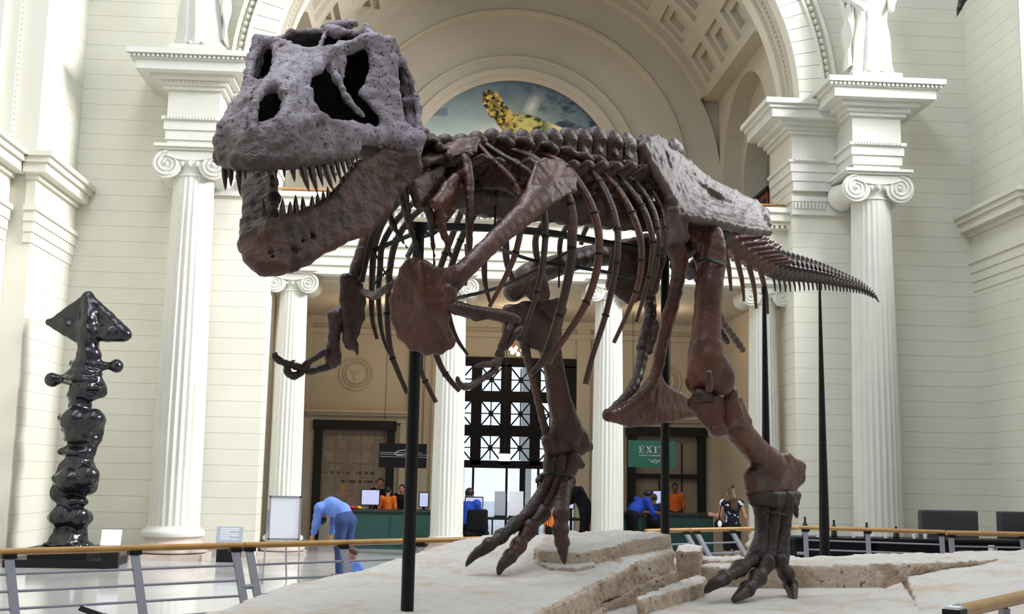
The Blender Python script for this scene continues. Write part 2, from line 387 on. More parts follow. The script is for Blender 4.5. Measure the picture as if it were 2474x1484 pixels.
# --- front wall either side of the great arch, laid in stone courses
def pier(side):
    # facade half: backing clipped by the arch, then courses
    x0,x1=(XL,AXX-PIN) if side<0 else (AXX+PIN,XR)
    wl=struct('wall_front_left' if side<0 else 'wall_front_right',MB().box(x0,x1,YW-.021,23.2,0,ZC),'cream')
    n=24; poly=[]
    for i in range(n+1):
        a=math.pi/2*i/n; poly.append((AXX+side*5.5*math.cos(a),YW-.021,ZC+5.5*math.sin(a)))
    poly+= [(AXX,YW-.021,21),(XL if side<0 else XR,YW-.021,21),(XL if side<0 else XR,YW-.021,ZC)]
    MB().prism(poly,(0,.5,0)).build('spandrel','cream',wl)
    z=.18
    while z<12.6:
        zm=z+.14; a,b=x0,x1
        y1=23.2 if zm<ZC-.2 else YW+.06
        if zm>ZC:
            d=5.6**2-(zm-ZC)**2; c=math.sqrt(d) if d>0 else 0
            if side<0: b=AXX-c
            else: a=AXX+c
        if side<0: MB().box(a,b+(.02 if zm<ZC else 0),YW-.03,y1,z,z+.2905).build('stone_course','cream',wl)
        else: MB().box(a-(.02 if zm<ZC else 0),b,YW-.03,y1,z,z+.2905).build('stone_course','cream',wl)
        z+=.295
    return wl
WFL=pier(-1); WFR=pier(1)
for s,n in((-1,'baseboard_front_left'),(1,'baseboard_front_right')):
    x0,x1=(XL,AXX-PIN-.03) if s<0 else (AXX+PIN+.03,XR)
    struct(n,MB().box(min(x0,x1),max(x0,x1),YW-.09,YW+.1,0,.17),'base')
# --- archivolt: wedge stones, an outer row of egg ornament, an inner leaf moulding
arch=struct('trim_1',MB().add(*(lambda n:([(AXX+r*math.cos(math.pi*i/n),y,ZC+r*math.sin(math.pi*i/n)) for i in range(n+1) for (r,y) in((RIN,YW-.06),(5.96,YW-.06),(5.96,23.2),(RIN,23.2))],
     [(i*4+k,i*4+(k+1)%4,(i+1)*4+(k+1)%4,(i+1)*4+k) for i in range(n) for k in range(4)]))(96)),'cream')
nv=64
def ring_piece(r0,r1,a0,a1,y0,y1,m=3):
    v=[];f=[]
    for i in range(m+1):
        a=a0+(a1-a0)*i/m
        for (r,y) in((r0,y0),(r1,y0),(r1,y1),(r0,y1)): v.append((AXX+r*math.cos(a),y,ZC+r*math.sin(a)))
    for i in range(m):
        for k in range(4): f.append((i*4+k,i*4+(k+1)%4,(i+1)*4+(k+1)%4,(i+1)*4+k))
    f+= [(0,1,2,3)[::-1],tuple(m*4+k for k in(0,1,2,3))]
    return MB().add(v,f)
for i in range(nv):
    a0=math.pi*i/nv; a1=math.pi*(i+1)/nv; g=.0009
    ring_piece(RIN+.005,5.68,a0+g,a1-g,YW-.11,YW-.05).build('voussoir','cream',arch)
for (r0,r1,d) in((5.68,5.73,.17),(5.90,5.96,.19)): ring_piece(r0,r1,0,math.pi,YW-d,YW-.05,64).build('arch_moulding','cream',arch,smooth=True)
eg=MB()
for i in range(130):
    a=math.pi*(i+.5)/130; eg.ell((AXX+5.815*math.cos(a),YW-.10,ZC+5.815*math.sin(a)),.05,.05,.062,8,5)
eg.build('egg_ornament','cream',arch,smooth=True,kind='stuff')
lf=MB()
for i in range(150):
    a=math.pi*(i+.5)/150
    for y in(22.35,):
        lf.obox((AXX+5.17*math.cos(a),y,ZC+5.17*math.sin(a)),(-.05*math.sin(a)*.8,.10,.05*math.cos(a)*.8),(.02*math.cos(a),0,.02*math.sin(a)),(.02*-math.sin(a),-.05,.02*math.cos(a)))
lf.build('leaf_ornament','cream2',arch,kind='stuff')
for y in(22.12,22.60): ring_piece(5.13,5.22,0,math.pi,y,y+.07,64).build('arch_moulding','cream2',arch,smooth=True)
# --- barrel vault of the bay, with sunk coffers
RV=5.2; NA=10; A0=math.radians(24); A1=math.pi-A0
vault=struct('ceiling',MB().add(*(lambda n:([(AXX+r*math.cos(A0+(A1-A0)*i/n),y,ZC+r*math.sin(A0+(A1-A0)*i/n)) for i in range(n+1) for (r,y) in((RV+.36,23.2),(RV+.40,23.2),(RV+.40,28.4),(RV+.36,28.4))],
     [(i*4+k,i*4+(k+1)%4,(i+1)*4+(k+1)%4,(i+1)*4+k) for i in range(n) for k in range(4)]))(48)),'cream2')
def coffer_mesh(dy,da,b0,b1):
    # one coffer about angle 0: frame at RV, two steps up, closed panel
    m=4; v=[];f=[]
    hy,ha=dy/2,da/2
    lv=[(RV,0,0),(RV,b0,b0),(RV+.12,b0,b0),(RV+.12,b0+b1,b0+b1),(RV+.28,b0+b1,b0+b1)]
    def ringpts(r,iy,ia):
        a=ha-ia/RV; y=hy-iy; p=[]
        for i in range(m+1): p.append((r*math.cos(-a+2*a*i/m),-y,r*math.sin(-a+2*a*i/m)))
        for i in range(m+1): p.append((r*math.cos(a-2*a*i/m),y,r*math.sin(a-2*a*i/m)))
        return p
    n=2*(m+1)
    for l in lv: v+=ringpts(*l)
    for j in range(len(lv)-1):
        for i in range(n): f.append((j*n+i,j*n+(i+1)%n,(j+1)*n+(i+1)%n,(j+1)*n+i))
    k=(len(lv)-1)*n
    for i in range(m): f.append((k+i,k+i+1,k+n-2-i,k+n-1-i))
    return MB().add(v,f).mesh('coffer')
cy0,cy1=23.2,27.55; NR=3; dy=(cy1-cy0)/NR; da=(A1-A0)/NA
cm=coffer_mesh(dy,da,.20,.17)
for i in range(NA):
    for j in range(NR):
        o=link('coffer',cm,'cream2',vault)
        a=A0+da*(i+.5)
        o.matrix_local=Matrix.Translation((AXX,cy0+dy*(j+.5),ZC))@Matrix.Rotation(-a,4,'Y')
ring_piece(5.0,5.25,A0,A1,27.55,28.1,64).build('vault_band','cream2',vault,smooth=True)
# --- side walls of the bay with arched openings above the balcony
def arch_wall(x0,x1,yc,zs,r,ya,yb,z0,z1,name,parent,material='cream2'):
    p=[(x0,ya,z0),(x0,ya,z1),(x0,yb,z1),(x0,yb,z0),(x0,yc+r,z0)]
    for i in range(25):
        a=math.pi*i/24; p.append((x0,yc+r*math.cos(a),zs+r*math.sin(a)))
    p.append((x0,yc-r,z0))
    return MB().prism(p,(x1-x0,0,0)).build(name,material,parent,kind=None if parent else 'structure')
for s in(-1,1):
    xa=AXX+s*5.09; 
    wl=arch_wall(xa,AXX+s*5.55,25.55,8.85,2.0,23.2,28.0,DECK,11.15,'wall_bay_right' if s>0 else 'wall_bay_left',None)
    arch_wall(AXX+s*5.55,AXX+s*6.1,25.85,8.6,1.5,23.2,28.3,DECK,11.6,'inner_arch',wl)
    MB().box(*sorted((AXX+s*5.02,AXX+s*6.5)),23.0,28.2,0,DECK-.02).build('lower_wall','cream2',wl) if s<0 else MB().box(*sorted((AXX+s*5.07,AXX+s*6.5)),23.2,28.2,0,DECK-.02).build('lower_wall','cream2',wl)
    # room beyond the opening
    MB().box(*sorted((AXX+s*8.6,AXX+s*8.8)),23,33,DECK,13).box(*sorted((AXX+s*6.1,AXX+s*8.8)),32.8,33,DECK,13).box(*sorted((AXX+s*6.1,AXX+s*8.8)),22.6,33,12.6,12.8).box(*sorted((AXX+s*5.6,AXX+s*8.8)),22.6,33,DECK-.2,DECK).build('passage_shell','cream2',wl)
    pm=MB()
    for (a,b) in((28.6,30.1),(30.5,32.2)):
        for q in range(3):
            d=.14*q
            x=AXX+s*8.6
            pm.box(*sorted((x-s*.03*(q%2),x-s*.06)),a+d,b-d,8.0+d,8.06+d).box(*sorted((x-s*.03*(q%2),x-s*.06)),a+d,b-d,10.6-d,10.66-d).box(*sorted((x,x-s*.06)),a+d,a+d+.06,8.0+d,10.66-d).box(*sorted((x,x-s*.06)),b-d-.06,b-d,8.0+d,10.66-d)
    pm.build('wall_panel_moulding','cream2',wl)
    pm=MB(); y=28.29
    for q in range(3):
        d=.13*q; xs=sorted((AXX+s*(6.3+d),AXX+s*(8.4-d)))
        pm.box(xs[0],xs[1],32.72,32.8,8.2+d,8.27+d).box(xs[0],xs[1],32.72,32.8,11.3-d,11.37-d).box(xs[0],xs[0]+.07,32.72,32.8,8.2+d,11.37-d).box(xs[1]-.07,xs[1],32.72,32.8,8.2+d,11.37-d)
    pm.build('wall_panel_moulding','cream2',wl)
    MB().box(*sorted((AXX+s*4.70,AXX+s*5.7)),23.2,28.0,11.0,11.16).build('springing_ledge','cream2',wl)
    # impost string course along the bay wall
    MB().box(*sorted((xa-s*.10,xa)),27.62,28.0,8.72,8.9).build('impost','cream2',wl)
# --- end wall with lunette
yb=YB
lun=struct('wall_lunette',MB().box(AXX-6,AXX+6,YB+.02,YB+.3,DECK-.1,15),'cream2')
def half_ring(r0,r1,y0,y1,n=64,zc=8.78):
    v=[];f=[]
    for i in range(n+1):
        a=math.pi*i/n
        for (r,y) in((r0,y0),(r1,y0),(r1,y1),(r0,y1)): v.append((1.70+r*math.cos(a),y,zc+r*math.sin(a)))
    for i in range(n):
        for k in range(4): f.append((i*4+k,i*4+(k+1)%4,(i+1)*4+(k+1)%4,(i+1)*4+k))
    return MB().add(v,f)
half_ring(4.36,5.2,YB-.16,YB+.1).build('lunette_band','cream2',lun,smooth=True)
half_ring(4.30,4.38,YB-.22,YB+.1).build('lunette_moulding','cream2',lun,smooth=True)
half_ring(3.14,3.22,YB-.06,YB+.1).build('lunette_moulding','cream2',lun,smooth=True)
half_ring(2.86,3.16,YB-.03,YB+.1).build('lunette_band','cream2',lun,smooth=True)
half_ring(2.72,2.88,YB-.10,YB+.1).build('lunette_moulding','cream2',lun,smooth=True)
half_ring(2.58,2.74,YB-.05,YB+.1).build('lunette_moulding','cream2',lun,smooth=True)
# --- painted mural inside the ring (print on a flat panel)
def grid_print(name,poly_fn,nx,ny,colfn,material,parent,**kw):
    v=[];c=[];idx={};f=[]
    for j in range(ny+1):
        for i in range(nx+1):
            u,t=i/nx,j/ny; v.append(poly_fn(u,t)); c.append((*colfn(u,t),1))
    f=[(j*(nx+1)+i,j*(nx+1)+i+1,(j+1)*(nx+1)+i+1,(j+1)*(nx+1)+i) for j in range(ny) for i in range(nx)]
    me=MB().add(v,f).mesh(name); at=me.color_attributes.new('Print','FLOAT_COLOR','POINT')
    at.data.foreach_set('color',np.array(c,np.float32).ravel())
    return link(name,me,material,parent,**kw)
_NG=[RNG.rand(64,64) for _ in range(3)]
def vnoise(x,y,k=0):
    g=_NG[k%3]; xi,yi=int(math.floor(x)),int(math.floor(y)); fx,fy=x-xi,y-yi; fx=fx*fx*(3-2*fx); fy=fy*fy*(3-2*fy)
    q=lambda a,b:g[a%64,b%64]
    return (q(xi,yi)*(1-fx)+q(xi+1,yi)*fx)*(1-fy)+(q(xi,yi+1)*(1-fx)+q(xi+1,yi+1)*fx)*fy
def fbm(x,y): return .5*vnoise(x,y,0)+.3*vnoise(2*x+7,2*y+3,1)+.2*vnoise(4*x+1,4*y+9,2)
def mix(a,b,t): t=max(0,min(1,t)); return tuple(p*(1-t)+q*t for p,q in zip(a,b))
def inpoly(x,y,P):
    r=False; j=len(P)-1
    for i in range(len(P)):
        if (P[i][1]>y)!=(P[j][1]>y) and x<(P[j][0]-P[i][0])*(y-P[i][1])/(P[j][1]-P[i][1])+P[i][0]: r=not r
        j=i
    return r
# image-space outline of the painted animal, in photograph pixels
DINO=[(1164,236),(1168,222),(1180,216),(1192,222),(1200,222),(1208,232),(1216,246),(1226,258),(1236,270),(1246,279),(1262,275),(1280,277),(1300,283),(1318,292),(1345,304),(1380,316),(1420,332),(1420,340),(1240,340),(1216,318),(1202,300),(1194,286),(1188,285),(1182,281),(1178,272),(1172,262),(1166,250)]
def mural_col(u,t):
    a=math.pi*(1-u); r=2.58*t
    P=np.array([1.70+r*math.cos(a),YB,8.78+r*math.sin(a)]); d=P-CAM; z=d@_F
    px=1237+F_PX*(d@_R)/z; py=742-F_PX*(d@_U)/z
    if inpoly(px,py,DINO):
        n=fbm(px*.09,py*.12); base=mix((.10,.075,.015),(.62,.44,.10),(n-.33)*3.2)
        if px>1240: base=mix((.03,.06,.02),(.62,.55,.16),(fbm(px*.05+9,py*.09)-.36)*4)
        if px>1310: base=mix((.05,.12,.05),(.85,.72,.35),(px-1315)/30+.3*n)
        if px<1222 and fbm(px*.16+3,py*.16)>.56: base=(.02,.014,.006)
        return base
    n=fbm(px*.018+2,py*.03); n2=fbm(px*.03+11,py*.05+4)
    sky=mix((.055,.085,.135),(.40,.49,.46),((py-190)/140)+.35*(n-.5)-max(0,(px-1290)/260))
    sky=mix(sky,(.70,.70,.58),max(0,1-abs(px-1200)/70)*max(0,(py-285)/50))
    dark=max(0,min(1,(px-1240)/110))*max(0,min(1,(n2-.40)*5+.1*(py-240)/40))
    sky=mix(sky,(.018,.035,.06),dark*.9)
    if abs(px-1055)<26 and abs(py-271)<9 and n2>.42: sky=mix(sky,(.10,.13,.16),.7)
    br=max(0,1-abs((px-1290)-(245-py)*.4)/22)*max(0,1-abs(py-258)/34); sky=mix(sky,(.72,.74,.62),br*.9)
    return sky
M['print']=mat('printed_picture',(1,1,1),.55,.25,attr='Print')
grid_print('mural',lambda u,t:(1.70+2.58*t*math.cos(math.pi*(1-u)),YB-.005,8.78+2.58*t*math.sin(math.pi*(1-u))),380,130,mural_col,'print',None,
   label='half-round painting of a dinosaur under a stormy sky, in the arch',cat='mural')
# --- entablature and balcony over the four small columns
ent=MB()
for (z0,z1,y) in((5.35,5.52,22.28),(5.52,5.70,22.24),(5.70,5.90,22.20),(5.90,5.96,22.14),(5.96,6.48,22.24),(6.48,6.55,22.14),(6.55,6.62,22.06),(6.62,6.78,21.98),(6.78,DECK+.03,21.92)):
    ent.box(AXX-PIN-.01,AXX+PIN+.01,y,23.0,z0,z1)
e=struct('trim_2',ent,'cream')
dn=MB()
for i in range(92): dn.box(AXX-PIN+.05+i*.11,AXX-PIN+.11+i*.11,22.07,22.16,6.49,6.55)
dn.build('dentil_row','cream',e,kind='stuff')
MB().box(AXX-PIN,AXX+PIN,22.2,28.1,DECK-.2,DECK+.02).build('balcony_deck','cream2',e)
MB().box(AXX-PIN,AXX+PIN,22.6,28.1,5.28,5.36).build('porch_ceiling','cream2',e)
br=thing('balcony_rail','low dark board with a brass top rail along the balcony edge','railing',loc=(AXX,22.25,DECK+.03))
MB().box(AXX-PIN+.05,AXX+PIN-.05,22.24,22.28,DECK+.03,DECK+.12).build('board','mahog',br)
MB().tube([(AXX-PIN+.05,22.24,DECK+.15),(AXX+PIN-.05,22.24,DECK+.15)],.022,8,1).build('brass_rail','rail',br)
# --- end wall of the porch below: doors, window grille, medallion
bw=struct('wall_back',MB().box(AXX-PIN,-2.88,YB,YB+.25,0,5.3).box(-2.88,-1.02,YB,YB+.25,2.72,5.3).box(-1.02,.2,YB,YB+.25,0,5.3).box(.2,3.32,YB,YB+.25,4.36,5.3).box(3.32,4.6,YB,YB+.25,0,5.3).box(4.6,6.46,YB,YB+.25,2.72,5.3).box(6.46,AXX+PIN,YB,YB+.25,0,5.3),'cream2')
pil=MB()
for x in(-3.2,-.55,.02,3.5,3.95,6.7): pil.box(x-.16,x+.16,YB-.09,YB+.02,0,5.3)
pil.box(AXX-PIN,AXX+PIN,YB-.12,YB+.02,4.86,4.98).box(AXX-PIN,AXX+PIN,YB-.10,YB+.02,5.1,5.3)
pil.build('pilasters_and_string','cream2',bw)
for xs in((-3.1,-.68),(4.25,6.62)):
    m=MB().box(xs[0]-.04,xs[1]+.04,YB-.26,YB,2.96,3.02).box(xs[0],xs[1],YB-.2,YB,2.90,2.97).box(xs[0]+.06,xs[1]-.06,YB-.1,YB,2.74,2.90).box(xs[0]+.06,xs[0]+.2,YB-.08,YB,0,2.8).box(xs[1]-.2,xs[1]-.06,YB-.08,YB,0,2.8)
    m.build('door_surround','cream2',bw)
for (cx,cz) in((-1.98,3.90),(5.5,3.90)):
    m=MB()
    for (r,w) in((.39,.05),(.30,.04)): m.tube([(cx+r*math.cos(a),YB-.02,cz+r*math.sin(a)) for a in np.linspace(0,2*math.pi,33)],w*.5,8,1,cap=False)
    m.lathe([(.24,YB-.05),(.24,YB-.02)],(cx,0,cz),24,'y')
    for (a,b,c,d2) in((-.07,.05,.1,.04),(-.02,-.09,.05,.1),(.05,.03,.04,.06),(.0,.0,.1,.03)): m.ell((cx+a,YB-.05,cz+b),c*.8,.03,d2*.8,10,6)
    m.build('medallion','cream2',bw,smooth=True)
def map_col(u,t):
    n=fbm(u*9,t*12); c=mix((.20,.16,.135),(.31,.26,.23),n*1.6-.3)
    if (int(u*40)%8==0 or int(t*60)%11==0) and n>.45: c=mix(c,(.14,.11,.09),.5)
    if .42<t<.46 and (int(u*55)%5)>1 and vnoise(u*30,3)>.4: c=(.06,.05,.045)
    if .30<t<.34 and u>.3 and vnoise(u*40,8)>.35: c=(.08,.06,.05)
    if .15<t<.28 and .3<u<.45 and n>.5: c=(.42,.22,.08)
    return c
def door_frame(name,x0,x1,z1,mid=None):
    m=MB().box(x0,x0+.19,YB-.16,YB+.1,0,z1-.2).box(x1-.19,x1,YB-.16,YB+.1,0,z1-.2).box(x0-.03,x1+.03,YB-.2,YB+.1,z1-.22,z1)
    o=m.build(name,'darkwood',kind='structure'); return o
d1=door_frame('door_1',-2.90,-1.0,2.78)
grid_print('wall_map',lambda u,t:(-2.70+1.5*u,YB-.02,.75+1.82*t),70,80,map_col,'print',d1)
MB().box(-2.71,-1.19,YB-.01,YB+.2,0,2.6).build('door_panel','stonefar',d1)
d2=door_frame('door_2',4.58,6.48,2.78)
M['taupe']=mat('taupe_door_panel',(.24,.20,.175),.6,.3,noise=[((.3,.26,.23),1.5,.4,.7,4)])
MB().box(4.77,6.29,YB-.01,YB+.2,0,2.58).build('door_panel','taupe',d2)
MB().box(4.77,6.29,YB-.12,YB-.01,1.55,1.66).build('transom_bar','darkwood',d2)
MB().box(5.35,5.39,YB-.03,YB,0.3,1.5).box(5.9,5.93,YB-.03,YB,.3,2.4).build('door_joint','darkwood',d2)
M['glass']=mat('clear_glass',(1,1,1),0,.5,trans=1.0)
gr=MB().box(.2,3.32,YB-.06,YB+.08,4.16,4.38).box(.2,3.32,YB-.06,YB+.08,1.72,1.90)
xc=[.57,1.28,1.99,2.70]; zc=[3.84,3.02,2.20]; hw,hh=.23,.28
gr.box(.2,xc[0]-hw,YB-.06,YB+.08,1.8,4.2).box(xc[3]+hw,3.32,YB-.06,YB+.08,1.8,4.2)
for i in range(3): gr.box(xc[i]+hw,xc[i+1]-hw,YB-.06,YB+.08,1.8,4.2)
for i in range(2): gr.box(.2,3.32,YB-.055,YB+.075,zc[i+1]+hh,zc[i]-hh)
win=struct('window_1',gr,'grille')
for x in xc:
    for z in zc:
        m=MB().box(x-.012,x+.012,YB-.02,YB+.03,z-hh,z+hh).box(x-hw,x+hw,YB-.02,YB+.03,z-.012,z+.012)
        for sg in(-1,1): m.beam((x-hw,YB,z-sg*hh),(x+hw,YB,z+sg*hh),.034,.05,up=(0,1,0))
        m.box(x-.055,x+.055,YB-.04,YB+.04,z-.065,z+.065).build('pane_bars','grille',win)
        MB().box(x-hw,x+hw,YB+.04,YB+.05,z-hh,z+hh).build('pane','glass',win)
dg=MB()
for x in(.2,.62,.86,1.66,2.0,2.42,3.22): dg.box(x,x+(.05 if x not in(2.0,.2) else .13),YB-.05,YB+.08,0,1.74)
dg.box(.2,3.32,YB-.05,YB+.08,0,.12)
d3=struct('door_3',dg,'grille')
for (a,b) in((.33,.62),(.67,.86),(.91,1.66),(1.71,2.0),(2.13,2.42),(2.47,3.22)): MB().box(a,b,YB+.03,YB+.04,.12,1.72).build('door_glass','glass',d3)
# pale stone piers outdoors, seen through the doors
op=thing('outdoor_pillars','pale stone pillars standing outdoors beyond the glass doors','pillar',loc=(1.8,36,0))
for x in(.55,2.75,3.75): MB().box(x-.16,x+.16,35.8,36.2,-.06,7).build('pillar','stonefar',op)
# --- columns
def fluted(R0,R1,z0,z1,nfl=24,sub=6,rings=7):
    n=nfl*sub; v=[];f=[]
    for j in range(rings+1):
        t=j/rings; R=R0+(R1-R0)*(t**1.35); z=z0+(z1-z0)*t
        for i in range(n):
            a=2*math.pi*i/n; q=(i%sub)/sub
            d=0 if q<.12 or q>.88 else math.sin((q-.12)/.76*math.pi)**.6
            r=R*(1-.075*d*(1 if 0<j<rings else 0))
            v.append((r*math.cos(a),r*math.sin(a),z))
    for j in range(rings):
        for i in range(n): f.append((j*n+i,j*n+(i+1)%n,(j+1)*n+(i+1)%n,(j+1)*n+i))
    f.append(tuple(range(rings*n,rings*n+n)))
    return MB().add(v,f)
def spiral(cx,cz,y,R,turns=2.6,sgn=1,n=56):
    pts=[];rs=[]
    for i in range(n+1):
        t=i/n; a=math.pi/2+sgn*2*math.pi*turns*t; r=R*(1-.86*t)
        pts.append((cx+r*math.cos(a),y,cz+r*math.sin(a))); rs.append(R*.115*(1-.55*t))
    return pts,rs
def ionic(loc,label,H,R0,R1,vg,vr,ycap,group):
    t=thing('ionic_column',label,'column',group,loc,kind='thing')
    LOCAL.add(t.name); s=R0/.45; x,y,z=loc
    def B_(mb,name,**kw): return link(name,mb.mesh(name,kw.pop('smooth',True),math.radians(40)),kw.pop('m','white'),t)
    zc=H-vr*.95
    B_(MB().lathe([(R0*1.36,0),(R0*1.36,.10*s)],seg=4,a0=math.pi/4,a1=2*math.pi+math.pi/4),'plinth_block',smooth=False,m='plinth') if False else B_(MB().box(-R0*1.32,R0*1.32,-R0*1.32,R0*1.32,0,.10*s),'plinth_block',smooth=False,m='plinth')
    B_(MB().lathe([(R0*1.2,.10*s),(R0*1.34,.13*s),(R0*1.36,.19*s),(R0*1.3,.25*s),(R0*1.16,.27*s),(R0*1.08,.33*s),(R0*1.1,.38*s)],seg=40),'lower_torus',m='plinth')
    B_(MB().lathe([(R0*1.1,.38*s),(R0*1.2,.40*s),(R0*1.23,.45*s),(R0*1.18,.50*s),(R0*1.05,.53*s),(R0*1.0,.58*s)],seg=40),'upper_torus')
    B_(fluted(R0,R1,.56*s,zc-vr*.75),'fluted_shaft')
    B_(MB().lathe([(R1*.97,zc-vr*.78),(R1*1.06,zc-vr*.74),(R1*1.06,zc-vr*.62),(R1*.98,zc-vr*.58),(R1*1.0,zc-vr*.3),(R1*1.2,zc+vr*.1),(R1*1.25,zc+vr*.3),(R1*1.1,zc+vr*.5)],seg=40),'echinus')
    eg=MB()
    for i in range(20):
        a=2*math.pi*i/20; eg.ell((R1*1.16*math.cos(a),R1*1.16*math.sin(a),zc+vr*.05),R1*.12,R1*.12,vr*.24,7,5)
    B_(eg,'egg_band')
    # bolsters run front to back; scrolls on both faces
    for sx in(-1,1):
        b=MB()
        prof=[(vr,-ycap),(vr*.98,-ycap*.86),(vr*.84,-ycap*.4),(vr*.78,0),(vr*.84,ycap*.4),(vr*.98,ycap*.86),(vr,ycap)]
        b.lathe(prof,(sx*vg,0,zc),28,'y')
        vo=B_(b,'volute')
        for yy in(-ycap-.005,ycap+.005):
            p,r=spiral(sx*vg,zc,yy,vr*.90,2.6,-sx)
            link('scroll',MB().tube(p,r,6,1).mesh('scroll',True),'white',vo)
        link('scroll_eye',MB().ell((sx*vg,-ycap-.01,zc),vr*.14,.03,vr*.14,10,6).mesh('scroll_eye',True),'white',vo)
    B_(MB().box(-vg,vg,-ycap*.985,ycap*.985,zc+vr*.45,zc+vr*1.0),'capital_core',smooth=False)
    # sagging band between the scrolls, and the abacus
    c=MB(); n=12; v=[];f=[]
    for i in range(n+1):
        u=-1+2*i/n; xx=u*vg; sag=vr*.28*(1-u*u)
        for (dz,dyy) in((vr*.97,-ycap*1.012),(vr*.50,-ycap*1.012),(vr*.50,ycap*1.012),(vr*.97,ycap*1.012)):
            v.append((xx,dyy,zc+dz-sag if dz<.6*vr else zc+dz-.4*sag))
    for i in range(n):
        for k in range(4): f.append((i*4+k,(i+1)*4+k,(i+1)*4+(k+1)%4,i*4+(k+1)%4))
    c.add(v,f); B_(c,'canalis')
    B_(MB().tube([(vg*u,-ycap-.015,zc+vr*.55-vr*.28*(1-u*u)) for u in np.linspace(-1,1,13)],vr*.07,6,1),'canalis_bead')
    B_(MB().box(-vg-vr*.7,vg+vr*.7,-ycap-.05,ycap+.05,zc+vr*.95,zc+vr*1.12).box(-vg-vr*.85,vg+vr*.85,-ycap-.1,ycap+.1,zc+vr*1.12,zc+vr*1.32),'abacus',smooth=False)
    return t
ionic((AXX-6.4,21.3,0),'tall white fluted column behind the black sculpture, left of the great arch',7.32,.45,.365,.42,.27,.42,'tall fluted columns beside the arch')
ionic((AXX+6.4,21.3,0),'tall white fluted column beside the tail tip, right of the great arch',7.32,.45,.365,.42,.27,.42,'tall fluted columns beside the arch')
for x,lab in((-2.87,'small white fluted column behind the easel, under the dinosaur jaw'),(.23,'small white fluted column between the map door and the black window grille'),(3.33,'small white fluted column just left of the teal EXIT sign'),(6.43,'small white fluted column partly behind a black pole, next to the right pier')):
    ionic((x,22.65,0),lab,5.36,.315,.265,.31,.20,.33,'small fluted columns of the porch')
# --- entablature blocks over the tall columns, cornice returns on the piers
LAY=[(7.33,7.52,0),(7.52,7.70,.03),(7.70,7.88,.06),(7.88,7.94,.10),(7.94,8.45,.02),(8.45,8.52,.10),(8.52,8.60,.17),(8.60,8.68,.30),(8.68,8.86,.52),(8.86,8.93,.58),(8.93,9.03,.66)]
for s,n in((-1,'trim_3'),(1,'trim_4')):
    x=AXX+s*6.4; m=MB()
    for (z0,z1,p) in LAY: m.box(x-.45-p,x+.45+p,20.92-p,YW,z0,z1)
    o=struct(n,m,'white')
    d=MB()
    for i in range(16): d.box(x-.44+i*.057,x-.405+i*.057,20.80,20.84,7.885,7.935)
    for i in range(14): d.box(x-.48+i*.07,x-.44+i*.07,20.74,20.86,8.535,8.595)
    for i in range(26): d.box(x-1.08+i*.083,x-1.03+i*.083,20.30,20.33,8.875,8.925)
    d.build('dentil_row','white',o,kind='stuff')
    MB().box(x-.52,x+.52,20.72,YW-.1,9.03,9.17).box(x-.48,x+.48,20.76,YW-.12,9.17,9.30).build('statue_plinth','white',o)
    # lower return on the pier
    a,b=(AXX+PIN,x+.3) if s>0 else (x-.3,AXX-PIN)
    q=MB()
    for (z0,z1,p) in LAY: q.box(a-(p+.03 if s>0 else 0),b+(p+.03 if s<0 else 0),YW-.14-p*.8,23.2,z0-.14,z1-.139)
    q.build('pier_entablature','white',o)
    d=MB()
    for i in range(9): d.box(a-.0+i*.07 if s>0 else b-.6+i*.07,(a+.04 if s>0 else b-.56)+i*.07,YW-.27,YW-.14,7.76,7.80)
    for i in range(14): d.box(a-.30+i*.07 if s>0 else b-.65+i*.07,(a-.25 if s>0 else b-.60)+i*.07,YW-.60,YW-.55,8.735,8.785)
    d.build('dentil_row','white',o,kind='stuff')
    # pilaster capital of the pier
    MB().box(a-.06 if s>0 else a,b if s>0 else b+.06,YW-.12,23.2,6.98,7.08).box(a-.04 if s>0 else a,b if s>0 else b+.04,YW-.10,23.2,6.72,6.98).build('pier_capital','white',o)
    d=MB()
    for i in range(9): d.box(a+i*.07 if s>0 else b-.6+i*.07,(a+.035 if s>0 else b-.565)+i*.07,YW-.14,YW-.10,6.84,6.96)
    d.build('dentil_row','white',o,kind='stuff')
